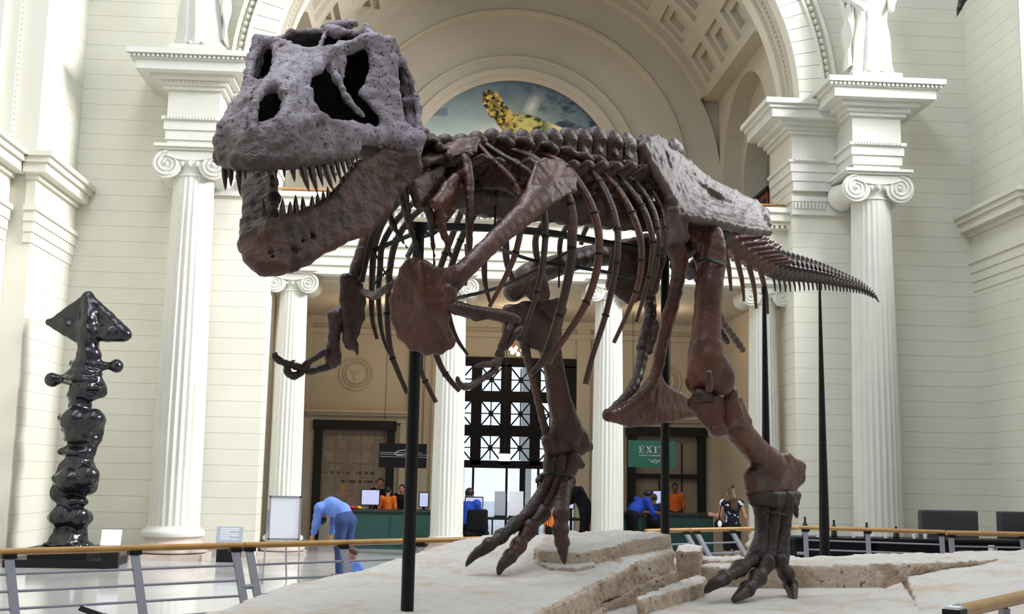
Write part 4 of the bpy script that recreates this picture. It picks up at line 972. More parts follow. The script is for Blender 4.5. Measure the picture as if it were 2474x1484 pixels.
# paddle-shaped side processes of the trunk vertebrae
for (x,y) in((1218,334),(1266,336),(1324,347),(1372,360),(1410,373),(1443,380),(1482,396),(1521,392),(1557,404),(1577,424)):
    a=Bp(x-38,y+44,.05); b=Bp(x,y+6,.2)
    sdf_part('side_process','bone',lambda V:(V.quad(Bp(x-44,y+38,.04),Bp(x-8,y+2,.18),Bp(x+16,y+14,.2),Bp(x-10,y+46,.06),.02),V.chain([Bp(x-12,y+2,.18),Bp(x+4,y+3,.2),Bp(x+17,y+14,.2)],.024)),h=.012)
# ------------------------------------------------------------------ shoulder
def scap(V):
    pl(V,[(1299,398,.50),(1316,390,.46),(1352,394,.44),(1386,434,.5),(1386,458,.54),(1354,474,.58),(1300,505,.60),(1268,490,.58)],[.02,.022,.022,.02,.02,.02,.03,.03],cr=.022,c=(1330,440,.54))
    ch(V,[(1300,480,34,.58),(1262,520,27,.62),(1222,556,22,.64),(1180,596,21,.64),(1140,636,21,.62),(1104,668,22,.58)],sub=3)
    pl(V,[(976,652,.22),(988,637,.25),(1006,631,.30),(1023,640,.36),(1064,658,.46),(1096,654,.56),(1118,676,.58),(1103,692,.56),(1085,728,.54),(1076,764,.52),(1074,786,.5),(1082,810,.48),(1091,823,.46),(1086,834,.44),(1064,846,.40),(1031,848,.34),(996,836,.26),(969,812,.20),(954,768,.16),(951,726,.16),(962,688,.18)],.024,cr=.028,c=(1040,740,.42))
    ch(V,[(1085,700,16,.56),(1090,728,14,.55)])
SC_L=sdf_part('shoulder_blade','boneL',scap,h=.0105,noise=[(.2,.005),(.05,.0018)],label='broad red brown shoulder blade and coracoid plate')
def scapR(V):
    ch(V,[(905,500,16,-.4),(893,560,16,-.44),(878,610,17,-.46),(858,660,15,-.48)],sub=3)
    pl(V,[(833,673,-.50),(848,676,-.5),(865,692,-.48),(872,728,-.48),(869,768,-.48),(856,806,-.5),(846,834,-.5),(841,818,-.52),(836,768,-.52),(831,726,-.52)],.03,c=(852,740,-.5))
    ch(V,[(850,812,7,-.48),(858,835,7,-.46),(863,856,5,-.45)])
sdf_part('shoulder_blade','bone',scapR)
sdf_part('wishbone','bone',lambda V:(ch(V,[(873,704,6,-.36),(890,711,8,-.25),(905,714,9,-.1),(925,702,8,.05),(968,676,7,.2)],sub=3),))
# ------------------------------------------------------------------ arms
def bone2(name,m,lst,l=None,f=Bp,k_=.02,sub=3,h=.0085,parent=None): 
    V=Vox(h,k_); ch(V,lst,l,f,sub); return V.build(name,m,parent or SKEL,noise=((.06,.0022),(.025,.0012)))
def humL(V): ch(V,[(1094,740,13,.56),(1108,745,14,.6),(1140,752,11,.66),(1170,757,12,.70),(1205,762,12,.75),(1236,772,14,.80),(1246,776,9,.82)],sub=3); ch(V,[(1120,756,8,.62),(1150,768,7,.66),(1170,764,6,.7)])
sdf_part('upper_arm_bone','bone',humL,h=.008)
bone2('forearm_bone','bone',[(1232,786,11,.80),(1226,805,8,.80),(1217,828,7.5,.78),(1211,846,9,.76)])
bone2('forearm_bone','bone',[(1256,794,9,.84),(1246,806,7,.83),(1234,824,5.5,.81),(1220,842,6,.78)])
bone2('wrist_bone','bone',[(1209,850,10,.76),(1206,866,8.5,.75)])
def fingers(lists,l): 
    for q in lists: bone2('claw' if q[0]=='c' else 'finger_bone','bone',[(a,b,c,l+.0) for (a,b,c) in q[1]],h=.007)
fingers([('f',[(1205,866,7),(1197,876,6),(1188,880,7.5)]),('c',[(1188,880,7),(1172,881,5.5),(1158,883,3.5),(1144,886,1.2)]),
 ('f',[(1206,872,6),(1198,888,5.5),(1193,896,7)]),('f',[(1193,896,6.5),(1182,905,5),(1170,913,6.5)]),('f',[(1170,913,6),(1152,923,5),(1138,932,6.5)]),
 ('c',[(1138,932,7),(1122,935,6),(1111,929,4.2),(1106,920,2.5),(1105,911,1)])],.76)
def humR(V): ch(V,[(826,756,13,-.56),(812,770,17,-.58),(808,800,13,-.6),(806,830,13,-.62),(804,856,17,-.64),(806,874,16,-.64)],sub=3); pl(V,[(798,762,-.6),(824,748,-.58),(832,790,-.56),(812,800,-.58)],.02)
sdf_part('upper_arm_bone','bone',humR,h=.008)
bone2('forearm_bone','bonedark',[(812,874,13,-.64),(790,886,8,-.68),(768,892,7,-.72),(745,898,9,-.76)])
bone2('forearm_bone','bonedark',[(788,848,8,-.62),(770,860,5.5,-.66),(750,872,5,-.7),(737,882,7,-.74)])
fingers_dark=[('w',[(742,890,11),(728,890,9)]),('f',[(730,890,7),(718,886,6),(710,884,7)]),('f',[(710,885,6),(696,880,5),(684,876,6.5)]),('c',[(684,876,6),(673,870,6),(665,863,4.5),(663,857,2.5),(666,854,1)]),
 ('f',[(730,896,8),(722,904,7)]),('f',[(722,904,7),(712,909,6),(704,908,7)]),('c',[(704,908,7),(695,900,6),(693,889,4.5),(699,879,3),(714,870,1)])]
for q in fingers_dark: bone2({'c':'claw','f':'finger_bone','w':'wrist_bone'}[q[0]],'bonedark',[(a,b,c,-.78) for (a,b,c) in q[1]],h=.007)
# ------------------------------------------------------------------ pelvis
def ilium(V):
    top=[(1553,356,.30),(1561,338,.28),(1583,331,.22),(1602,343,.18),(1612,366,.16),(1630,372,.12),(1661,394,.12),(1706,433,.14),(1771,465,.18),(1823,491,.24),(1849,512,.30),(1857,543,.36)]
    bot=[(1571,394,.34),(1588,420,.38),(1602,444,.40),(1612,464,.42),(1620,482,.44),(1640,505,.46),(1656,522,.48),(1700,530,.5),(1740,538,.5),(1790,548,.48),(1825,556,.44),(1856,562,.40)]
    for i in range(len(top)-1):
        t0,t1=[Bp(*q) for q in top[i:i+2]]; b0,b1=[Bp(*q) for q in bot[i:i+2]]
        m0=(t0+b0)/2-NB*(.03 if i>4 else 0); m1=(t1+b1)/2-NB*(.03 if i>3 else 0)
        V.quad(t0,t1,m1,m0,[.03,.03,.022,.022]); V.quad(m0,m1,b1,b0,[.022,.022,.032,.032])
    ch(V,[(1612,368,9,.16),(1630,420,8,.2),(1648,470,9,.34),(1660,518,12,.46)],sub=3)
    ch(V,[(1555,358,9,.30),(1575,398,9,.34),(1604,446,9,.40),(1622,486,8,.44)],sub=2)
    ch(V,[(1650,436,5,.16),(1700,455,6,.2),(1740,480,7,.24),(1764,474,5,.2)],sub=2)
    ch(V,[(1624,486,13,.44),(1628,530,17,.44),(1640,572,19,.42)],sub=2)
    pl(V,[(1620,484,.42),(1648,520,.46),(1655,575,.42),(1608,585,.40),(1606,540,.40)],.04)
    P,R=PB([(1664,428,4,.20),(1700,450,9,.24),(1735,474,9,.28),(1762,484,6,.28)]); V.chain(P,R,.03,'+',3)
    P,R=PB([(1614,356,8,.30),(1624,400,9,.30),(1638,450,10,.36)]); V.chain(P,R,.03,'-',3)
    P,R=PB([(1676,462,6,.40),(1716,492,13,.44),(1764,506,9,.44)]); V.chain(P,R,.05,'-',3)
    P,R=PB([(1668,412,4,.22),(1720,446,6,.27),(1780,476,4,.30)]); V.chain(P,R,.03,'-',3)
    P,R=PB([(1655,522,9,.52),(1700,531,12,.55),(1750,542,12,.55),(1810,556,11,.5),(1852,560,9,.44)]); V.chain(P,R,.03,'+',3)
    P,R=PB([(1800,505,2,.36),(1822,522,2.4,.38),(1846,548,2,.42)]); V.chain(P,R,.004,'-',2)
sdf_part('ilium','hip',ilium,h=.0125,noise=[(.22,.008),(.06,.004),(.03,.002)],label='large worn hip blade with a ragged ridge')
def iliumR(V): pl(V,[(1553,350,-.25),(1600,352,-.15),(1700,430,-.14),(1850,520,-.3),(1800,560,-.42),(1700,545,-.45),(1620,520,-.45),(1570,420,-.34)],.03)
sdf_part('ilium','bonedark',iliumR,h=.016)
sdf_part('pubis','boneL',lambda V:(ch(V,[(1632,596,24,.36),(1640,625,20,.34),(1640,660,16,.3),(1626,730,15,.22),(1614,770,16,.18),(1600,830,14,.13),(1585,900,13,.09),(1556,950,13,.05),(1510,990,12,.0),(1470,1002,15,-.02)],sub=3),
  pl(V,[(1556,950,.05),(1586,905,.08),(1602,936,.05),(1640,958,.02),(1680,980,.0),(1672,998,.0),(1620,1010,.0),(1570,1018,.0),(1520,1022,.0),(1470,1006,-.02),(1500,990,.0)],.035,c=(1575,985,.02))),h=.0115,noise=[(.16,.005),(.05,.003)])
sdf_part('pubis','bone',lambda V:(ch(V,[(1560,640,18,-.34),(1566,700,15,-.26),(1571,760,14,-.2),(1556,820,14,-.14),(1546,888,13,-.1),(1522,950,13,-.05),(1478,998,14,-.03)],sub=3),pl(V,[(1572,762,-.2),(1592,790,-.05),(1570,850,-.08),(1545,840,-.14)],.02)),h=.0115,noise=[(.16,.005),(.05,.003)])
sdf_part('pubis_plate','bone',lambda V:pl(V,[(1490,600,-.3),(1560,580,-.2),(1600,610,-.1),(1575,700,-.15),(1520,722,-.28),(1478,690,-.36)],.05),h=.016,noise=[(.15,.008),(.05,.004)])
sdf_part('ischium','boneL',lambda V:ch(V,[(1690,620,16,.25),(1715,700,11,.18),(1740,768,9,.12),(1768,808,8,.08),(1794,845,8,.05)],sub=3))
sdf_part('ischium','bonedark',lambda V:ch(V,[(1680,640,16,-.05),(1712,730,10,-.05),(1738,795,8,-.05),(1757,826,7,-.05)],sub=3))
sdf_part('hip_socket_bone','bonedark',lambda V:(ch(V,[(1650,600,30,.2),(1690,560,30,.1),(1740,570,26,.1)],sub=2),ch(V,[(1640,640,22,.2),(1665,660,16,.15)])),h=.016,noise=[(.15,.01),(.05,.004)])
# ------------------------------------------------------------------ left leg
def femL(V):
    ch(V,[(1722,552,16,.52),(1724,590,25,.53),(1722,630,28,.53),(1714,690,30,.53),(1709,760,30,.52),(1706,815,32,.52),(1706,860,40,.52),(1708,895,46,.52)],sub=3)
    ch(V,[(1690,880,22,.46),(1680,915,21,.44),(1681,935,18,.43)],sub=2); ch(V,[(1730,875,26,.58),(1742,908,30,.6),(1744,930,26,.6)],sub=2)
    V.quad(Bp(1660,556,.2),Bp(1700,556,.42),Bp(1700,596,.42),Bp(1662,590,.2),.05)
    ch(V,[(1712,900,9,.66),(1714,940,10,.66)],None); V.chain([Bp(1712,880,.72),Bp(1714,950,.72)],.02,.02,'-')
sdf_part('thigh_bone','boneL',femL,h=.0125,k_=.04,noise=[(.2,.006),(.05,.002)],label='thick red brown thigh bone with steel ring')
def ring(lst,l,r=4):
    P=[Bp(x,y,ll) for (x,y,ll) in lst]; MB().tube(P,r*9.8/2805,8,6).build('steel_band','black',SKEL,smooth=True)
ring([(1690,632,.50),(1706,628,.66),(1728,632,.68),(1748,640,.62),(1752,641,.46)],None,4.5)
def tibL(V):
    ch(V,[(1764,1006,34,.5),(1786,1042,31,.5),(1812,1074,29,.5),(1840,1104,31,.5),(1862,1130,40,.5)],sub=3)
    pl(V,[(1814,1150,.46),(1850,1105,.48),(1896,1108,.52),(1930,1130,.54),(1929,1155,.54),(1908,1180,.52),(1860,1188,.5),(1816,1176,.46)],.055,cr=.07)
    pl(V,[(1680,975,.40),(1716,960,.5),(1756,975,.55),(1742,1034,.52),(1728,1036,.5),(1704,1006,.44)],.055)
    ch(V,[(1740,1034,14,.54),(1724,1042,8,.52)])
    ch(V,[(1760,985,22,.5),(1710,968,20,.44)])
sdf_part('shin_bone','boneL',tibL,h=.0125,k_=.04,noise=[(.2,.006),(.05,.0025)])
sdf_part('knee_cap_joint','bonedark',lambda V:(ch(V,[(1690,955,18,.5),(1740,962,18,.5)]),),h=.012)
sdf_part('small_shin_bone','boneL',lambda V:(ch(V,[(1771,948,10,.62),(1768,970,14,.6),(1776,1000,18,.6),(1798,1036,10,.58),(1826,1066,9,.57),(1858,1095,9,.57),(1890,1122,12,.56)],sub=3),pl(V,[(1762,965,.6),(1780,965,.6),(1804,1020,.58),(1760,1022,.58)],.04)),h=.0105)
def leg_meta(name,m,lists,h=.0105):
    for q in lists: sdf_part(name,m,lambda V:ch(V,q,sub=3),h=h)
leg_meta('foot_bone','bonedark',[
 [(1838,1205,24,.44),(1842,1240,18,.44),(1842,1290,17,.44),(1834,1325,20,.45),(1828,1342,20,.45)],
 [(1872,1205,24,.50),(1868,1250,18,.5),(1862,1310,17,.5),(1856,1345,20,.5),(1852,1362,20,.5)],
 [(1900,1205,22,.56),(1896,1250,16,.56),(1890,1310,16,.56),(1885,1345,20,.56),(1884,1362,18,.56)]])
sdf_part('ankle_block','bonedark',lambda V:pl(V,[(1816,1192,.44),(1870,1200,.55),(1922,1198,.56),(1918,1214,.55),(1870,1216,.55),(1822,1210,.44)],.045),h=.012)
sdf_part('dew_claw','bonedark',lambda V:ch(V,[(1915,1212,9,.6),(1920,1228,7,.62),(1924,1242,4,.62),(1926,1253,1.5,.62)],sub=2),h=.008)
ring([(1836,1238,.40),(1850,1238,.58),(1876,1240,.63),(1898,1244,.62),(1902,1244,.5)],None,3)
def toes(m,lists,l=None,h=.0095):
    for q in lists:
        cl=q[0]=='c'
        def bd(V):
            L=q[1]; P=[];R=[]
            for (x,y,r,*ll) in L: p=Bp(x,y,ll[0] if ll else l); P.append(p); R.append(rad(p,r))
            if not cl: R=[R[0]*1.05]+[r*.88 for r in R[1:-1]]+[R[-1]*1.08]
            V.chain(P,R,None,'+',2)
            if not cl:
                for p,r in((P[0],R[0]),(P[-1],R[-1])): V.ball(p+np.array([0,0,r*.30]),r*.9); V.ball(p+np.array([.3,-.2,0])*r,r*.72); V.ball(p-np.array([.3,-.2,0])*r,r*.72)
            else: V.ball(P[0]+np.array([0,0,R[0]*.3]),R[0]*.8)
        sdf_part('claw' if cl else 'toe_bone',m,bd,h=h,noise=[(.07,.0035),(.025,.0022)])
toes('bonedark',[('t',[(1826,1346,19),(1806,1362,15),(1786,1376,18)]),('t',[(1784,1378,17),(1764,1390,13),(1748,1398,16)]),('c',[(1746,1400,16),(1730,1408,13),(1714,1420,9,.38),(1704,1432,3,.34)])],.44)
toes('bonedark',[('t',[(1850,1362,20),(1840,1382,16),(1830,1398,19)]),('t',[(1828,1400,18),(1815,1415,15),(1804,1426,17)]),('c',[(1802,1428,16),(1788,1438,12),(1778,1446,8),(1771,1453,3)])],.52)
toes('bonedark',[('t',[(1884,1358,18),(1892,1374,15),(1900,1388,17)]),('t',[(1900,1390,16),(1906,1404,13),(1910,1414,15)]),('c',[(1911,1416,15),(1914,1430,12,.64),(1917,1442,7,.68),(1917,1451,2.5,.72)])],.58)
# ------------------------------------------------------------------ right leg, stepping forward
def femR(V):
    ch(V,[(1585,600,24,-.42),(1530,606,28,-.5),(1478,612,28,-.56),(1420,620,24,-.58),(1362,636,24,-.6),(1310,654,26,-.6),(1275,672,34,-.6)],sub=3)
    ch(V,[(1262,680,30,-.66),(1240,706,24,-.68)],sub=2); ch(V,[(1290,684,30,-.54),(1304,712,24,-.5)],sub=2)
    V.chain([Bp(1270,700,-.5),Bp(1276,740,-.5)],.04,.03,'-')
sdf_part('thigh_bone','bone',femR,h=.0125,k_=.04,noise=[(.2,.006),(.05,.002)])
def tibR(V):
    pl(V,[(1228,750,-.64),(1270,742,-.6),(1349,734,-.5),(1354,750,-.5),(1342,810,-.54),(1324,850,-.56),(1290,830,-.6),(1225,800,-.64)],.04)
    ch(V,[(1270,760,22,-.6),(1310,800,30,-.57),(1330,850,22,-.56),(1340,900,22,-.56),(1350,960,25,-.55),(1362,1010,29,-.54),(1370,1050,38,-.53)],sub=3)
    pl(V,[(1322,1066,-.56),(1350,1020,-.55),(1404,1045,-.5),(1418,1080,-.5),(1400,1088,-.5),(1330,1088,-.56)],.04)
    ch(V,[(1375,1010,6,-.48),(1408,1052,7,-.47),(1416,1080,8,-.47)],sub=2)
sdf_part('shin_bone','bone',tibR,h=.0125,k_=.04,noise=[(.2,.006),(.05,.002)])
sdf_part('small_shin_bone','bone',lambda V:ch(V,[(1262,800,14,-.66),(1270,850,10,-.65),(1288,920,8,-.64),(1305,990,8,-.62),(1320,1050,9,-.6),(1328,1076,12,-.58)],sub=3),h=.0105)
leg_meta('foot_bone','bone',[
 [(1330,1108,17,-.6),(1326,1150,13,-.6),(1306,1195,13,-.61),(1284,1232,16,-.62)],
 [(1352,1110,18,-.55),(1350,1150,13,-.55),(1332,1195,14,-.57),(1312,1236,17,-.58)],
 [(1384,1112,22,-.5),(1372,1150,14,-.5),(1362,1195,15,-.42),(1356,1236,17,-.32)]])
sdf_part('foot_bone_knob','bone',lambda V:ch(V,[(1390,1112,16,-.48),(1404,1124,10,-.46)]),h=.01)
sdf_part('dew_claw','bone',lambda V:ch(V,[(1316,1148,7,-.62),(1304,1156,6,-.64),(1295,1166,2,-.64)],sub=2),h=.008)
ring([(1308,1150,-.66),(1322,1144,-.48),(1350,1146,-.42),(1378,1150,-.42),(1386,1162,-.5)],None,3)
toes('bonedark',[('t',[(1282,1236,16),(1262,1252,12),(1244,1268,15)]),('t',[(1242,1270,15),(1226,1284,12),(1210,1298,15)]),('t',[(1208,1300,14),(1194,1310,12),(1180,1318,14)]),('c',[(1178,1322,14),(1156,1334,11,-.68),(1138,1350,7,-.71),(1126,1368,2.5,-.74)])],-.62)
toes('bone',[('t',[(1310,1242,19),(1292,1262,15),(1278,1280,19)]),('t',[(1276,1284,18),(1262,1304,14),(1252,1320,17)]),('t',[(1250,1324,16),(1242,1336,13),(1232,1346,15)]),('c',[(1230,1350,15),(1216,1362,11),(1208,1376,7),(1205,1388,2.5)])],-.56)
toes('bone',[('t',[(1356,1242,18),(1356,1264,14),(1354,1282,17)]),('t',[(1354,1286,16),(1356,1300,13),(1358,1312,15)]),('c',[(1358,1316,14),(1360,1332,10),(1362,1348,6),(1364,1364,2)])],-.28)
# ------------------------------------------------------------------ tail
tc=[(1680,520),(1735,560),(1782,602),(1820,628),(1852,645),(1880,656),(1908,661),(1936,664),(1964,668),(1992,673),(2020,680),(2048,687),(2076,695),(2100,706),(2114,717),(2123,730)]
TP=np.array([Tp(x,y,0) for x,y in tc]); 
TQ,_=crom(TP,np.ones(len(TP)),10); seg=np.linalg.norm(np.diff(TQ,axis=0),axis=1); S_=np.r_[0,np.cumsum(seg)]; TL=S_[-1]
nT=42; chs=[]
for i in range(nT):
    u=i/(nT-1); s=TL*(1-(1-u)**1.18)*.995
    p=np.array([np.interp(s,S_,TQ[:,q]) for q in range(3)]); p2=np.array([np.interp(min(TL,s+.05),S_,TQ[:,q]) for q in range(3)]); p1=np.array([np.interp(max(0,s-.05),S_,TQ[:,q]) for q in range(3)])
    f=p1-p2; sc=1.2*(1-u)**.85+.12; dd=p-CAM; ppx=1237+F_PX*(dd@_R)/(dd@_F)
    put('tail_vertebra',VM['tail' if ppx<1862 else 'tailend'],'boneL' if ppx<1862 else 'bonedark',p,f,(0,0,1),sc*.95,sc*(1.0 if ppx<1862 else 1.15),sc)
    if 1<i<nT-3:
        L=.46 if ppx<1862 else .16*(1-(ppx-1862)/280)+.02
        if ppx<1862 and i%2: continue
        d=np.array([.22,.3,-1.0]); d/=np.linalg.norm(d); a=p-np.array([0,0,.05*sc]); bk=np.array([.05,.07,0])
        w=1.0 if ppx<1862 else .5
        MB().tube([a-bk*w*.6,a+d*L*.5+bk*w*.3,a+d*L+bk*w*.0],[.030*w,.024*w,.014*w],7,3,ratio=1.0).build('tail_chevron','boneL' if ppx<1862 else 'bonedark',SKEL,smooth=True)
# ------------------------------------------------------------------ steel armature carried by the skeleton
def rod(name,lst,r,m='black'):
    P=[Bp(x,y,l) for (x,y,l) in lst]; MB().tube(P,r,8,4).build(name,m,SKEL,smooth=True)
rod('armature_bar',[(985,545,0),(1060,548,0),(1200,552,0),(1340,565,0),(1480,590,0),(1640,610,0)],.028)
rod('armature_rod',[(1175,590,-.5),(1230,610,-.2),(1300,632,.1),(1420,650,.35),(1545,672,.5)],.013)
rod('armature_rod',[(1086,735,.5),(1100,722,.45),(1204,695,.2),(1301,649,-.1),(1385,601,-.3)],.012)
rod('armature_rod',[(904,605,-.4),(950,585,-.2),(992,568,0)],.016)
rod('armature_rod',[(905,610,-.4),(925,650,-.3),(950,690,-.2)],.006)
for (x0,y0,x1,y1) in((1200,450,1195,548),(1352,595,1350,695),(950,640,900,690),(1140,455,1216,450),(1376,452,1432,460)): rod('armature_rod',[(x0,y0,.1),((x0+x1)/2,(y0+y1)/2,.1),(x1,y1,.1)],.007)
# ------------------------------------------------------------------ support poles
def pole(label,px,pyt,l,z0,r0,r1,f=Bp):
    P=f(px,pyt,l); t=thing('support_pole',label,'pole','support poles under the skeleton',(P[0],P[1],z0))
    MB().lathe([(r0,z0),(r0,z0+.6),(r1,P[2])],(P[0],P[1],0),18).build('shaft','black',t,smooth=True)
    MB().lathe([(r0*2.2,z0),(r0*2.2,z0+.015),(r0*1.2,z0+.03)],(P[0],P[1],0),18).build('base_plate','black',t,smooth=True)
    MB().lathe([(r1*1.5,P[2]-.04),(r1*1.5,P[2]+.03)],(P[0],P[1],0),18).build('collar','black',t,smooth=True); return t
pole('tall black support pole under the shoulder plate, nearest the railing',1012,552,0,.55,.040,.036)
pole('black support pole rising behind the stone slab, by the EXIT sign',1607,600,-.1,.55,.038,.036)
pole('black support pole under the tail base, crossing the small column',1846,700,0,.55,.05,.018,Tp)
pole('slim tapering black pole under the thin end of the tail',1980,675,0,.55,.055,.012,Tp)
# ================================================================== the pale rock the skeleton stands on
def ASurf(px,py,zf,y0=5.,y1=16.):
    d=ray(px,py); lo,hi=y0/d[1],y1/d[1]; prev=None
    for t in np.linspace(lo,hi,400):
        p=CAM+d*t; g=p[2]-zf(p[0],p[1])
        if g<=0: return p
    return p
def zM(x,y): return .35+.055*y+.17*np.maximum(0,np.minimum(y,10.6)-9.0)**1.5
def zU(x,y): return zM(x,y)+.11
def planS(lst,zf): return [tuple(ASurf(px,py,zf)[:2]) for (px,py) in lst]
RB=thing('rock_base','pale layered limestone base of broken slabs under the dinosaur feet','rock',loc=(2.0,9.0,0))
NZ=[(.9,.022),(.28,.014),(.09,.008)]
Mp=planS([(1286,1484),(1380,1439),(1446,1403),(1533,1362),(1629,1326)],zM)
right=Mp[:]
back=planS([(1618,1300),(1500,1296),(1360,1292),(1250,1288),(1180,1290),(1100,1308),(1010,1332),(960,1350),(830,1385),(700,1411),(490,1486)],zM)
front=[(-1.9,6.2),(-1.6,4.6),(.2,4.4),(.15,5.8)]
V=Vox(.022,.02); V.prismz(right+back+front,zM,.66,.012)
MSLAB=V.build('stone_slab','rock',RB,noise=[(.9,.012),(.3,.007),(.09,.005)])
def grow(pts,d): 
    c=np.array([.2,9.0]); return [tuple(np.array(p)+ (np.array((.70,-.71))*d)) for p in pts]
# stepped layers showing along the broken side
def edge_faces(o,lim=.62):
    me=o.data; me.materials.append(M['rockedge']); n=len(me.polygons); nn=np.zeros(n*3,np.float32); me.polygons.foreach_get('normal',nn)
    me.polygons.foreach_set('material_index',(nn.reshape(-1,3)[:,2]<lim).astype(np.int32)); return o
def layer(dz0,dz1,off,i0=0,i1=5,seed=0):
    a=right[i0:i1]; o=grow(a,off); inn=grow(a,-.30)
    poly=o+inn[::-1]
    V=Vox(.016,.01); V.prismz(poly,lambda x,y:zM(x,y)-dz1,float(min(zM(0,p[1]) for p in poly))-dz0-.02,.012)
    V.build('stone_block','rockedge',RB,noise=[(.35,.016),(.12,.011),(.05,.006)])
layer(.15,.012,.03,0,3); layer(.14,.012,.015,2,5); layer(.30,.185,.085,0,3); layer(.28,.175,.035,2,5); layer(.46,.335,.13,0,2); layer(.45,.315,.07,1,5)
Up=planS([(1290,1319),(1300,1332),(1384,1336),(1424,1334),(1526,1308),(1622,1292)],zU)+planS([(1610,1284),(1500,1281),(1375,1283),(1320,1290)],zU)
V=Vox(.018,.015); V.prismz(Up,zU,.86,.012); edge_faces(V.build('stone_slab','rock',RB,noise=[(.5,.012),(.2,.012),(.07,.008)])); edge_faces(MSLAB)
U2=planS([(1290,1352),(1330,1370),(1390,1372),(1440,1362),(1420,1340),(1310,1335)],lambda x,y:zM(x,y)+.03)
V=Vox(.014,.01); V.prismz(U2,lambda x,y:zM(x,y)+.025,.80,.01); edge_faces(V.build('stone_slab','rock',RB,noise=[(.25,.010),(.08,.007)]))
# lower floor of rock, low wall behind it, blocks beside the step
z0=lambda x,y:.60+0*x
lowp=[right[4],right[3],right[2],right[1],right[0],(.15,5.6),(1.6,5.9),(3.2,7.0),(5.0,8.5),(6.6,10.6),(6.9,11.4),(2.1,11.2)]
V=Vox(.026,.02); V.prismz(lowp,z0,.38,.02); V.build('stone_slab','rock',RB,noise=[(.8,.010),(.3,.006),(.1,.004)])
zW=lambda x,y:.80+.02*(x-3)
V=Vox(.022,.02); V.prismz([(2.2,10.75),(3.2,10.8),(4.4,11.0),(5.4,11.3),(7.4,11.9),(7.6,12.9),(5.4,12.4),(4.2,12.0),(2.4,11.7)],zW,.4,.03); edge_faces(V.build('stone_block','rock',RB,noise=[(.7,.02),(.22,.013),(.08,.008)]))
zS=lambda x,y:.60+.10*(x-4.4)+.04*(y-9)
V=Vox(.024,.02); V.prismz([(3.62,8.6),(4.46,10.95),(5.6,11.35),(7.2,11.9),(6.4,9.6),(4.9,8.0),(4.0,7.2)],lambda x,y:np.maximum(.56,zS(x,y)+.03),.4,.02); edge_faces(V.build('stone_block','rock',RB,noise=[(.7,.02),(.25,.012),(.08,.006)]),.5)
zD=lambda x,y:.61+.03*(x-2.7)
V=Vox(.022,.02); V.prismz([(2.5,8.0),(2.72,8.5),(4.42,10.98),(3.62,8.6),(3.2,7.4)],zD,.5,.015); V.build('stone_slab','rock',RB,noise=[(.5,.008),(.15,.006)])
def block(px_list,z,zb,m='rock',n=((.25,.014),(.09,.009),(.04,.005))):
    P=[tuple(AZ(px,py,z)[:2]) for px,py in px_list]
    V=Vox(.014,.01); V.prismz(P,lambda x,y:z+0*x,zb,.015); edge_faces(V.build('stone_block',m,RB,noise=list(n)))
block([(1634,1332),(1692,1332),(1698,1318),(1640,1316)],.935,.55)
block([(1690,1354),(1790,1352),(1790,1344),(1690,1344)],.83,.55)
block([(1541,1450),(1600,1434),(1699,1408),(1708,1394),(1680,1390),(1640,1404),(1540,1442)],.72,.56)
# ================================================================== railings
def rail_section(label,a,b,z,posts,foot,r=.026,rods=(.86,.735,.61,.485,.36),joint=None):
    A=AZ(a[0],a[1],z); B_=AZ(b[0],b[1],z); t=thing('railing',label,'railing','railing sections around the rock',((A[0]+B_[0])/2,(A[1]+B_[1])/2,0))
    MB().tube([A,(A+B_)/2,B_],r,12,3).build('handrail','rail',t,smooth=True)
    foot=np.array([foot[0],foot[1],0.]); tops=[]
    for px in posts:
        k=(px-a[0])/(b[0]-a[0]); lo,hi=-.3,1.3
        for _ in range(40):
            m=(lo+hi)/2; P=A+(B_-A)*m; d=P-CAM; x=1237+F_PX*(d@_R)/(d@_F)
            lo,hi=(m,hi) if x<px else (lo,m)
        T=A+(B_-A)*lo-np.array([0,0,r*.9]); Fp=T+foot; Fp[2]=0
        d=(B_-A)/np.linalg.norm(B_-A)
        MB().beam(T,Fp,.03,.062,up=d).build('post','steelgrey',t); MB().obox(T-np.array([0,0,.012]),d*.05,np.cross(d,(0,0,1))*.03,(0,0,.014)).build('bracket','black',t)
        tops.append((T,Fp))
    for f in rods:
        pts=[Fp+(T-Fp)*f for (T,Fp) in tops]
        for i in range(len(pts)-1): MB().tube([pts[i],pts[i+1]],.0105,8,1,smooth=False).build('rod','steelgrey',t,smooth=True)
    if joint:
        T,Fp=tops[joint[0]]; c=Fp+(T-Fp)*.68; d=(B_-A)/np.linalg.norm(B_-A); MB().tube([c,c+d*joint[1]],.02,8,1,smooth=False).build('link_bar','steelgrey',t,smooth=True)
    return t
rail_section('oak topped grey steel railing in front of the black sculpture',(-70,1336),(588,1318),.97,[-60,22,325,568],(.25,-.22),joint=(3,.16))
rail_section('oak topped grey railing section beside the easel, behind the front pole',(590,1318),(1240,1301),.97,[602,828,1012,1200],(.25,-.22))
rail_section('short oak topped railing piece right of the EXIT sign counter, steeply leaning posts',(1560,1284),(1664,1281),.97,[1570,1656],(.52,-.2))
rail_section('oak topped railing section in front of the woman in floral top',(1666,1281),(1925,1276),.97,[1682,1768],(.50,-.2),joint=(0,-.18))
rail_section('oak topped railing section in front of the black bar tables',(1930,1275),(2283,1286),.97,[1946,2096,2274],(-.05,-.22),joint=(0,-.12))
rail_section('paler oak topped railing section below the grey benches',(2286,1288),(2600,1294),.97,[2297,2470,2590],(-.05,-.22),r=.032,joint=(0,-.12))
nr=thing('railing','thick oak rail end close to the camera, at the lower right corner','railing',None,(2.6,5.3,0))
A=AZ(2318,1478,1.03); B_=AZ(2520,1432,1.03)
MB().tube([A,B_],.032,14,1,smooth=False).build('handrail','rail',nr,smooth=True)
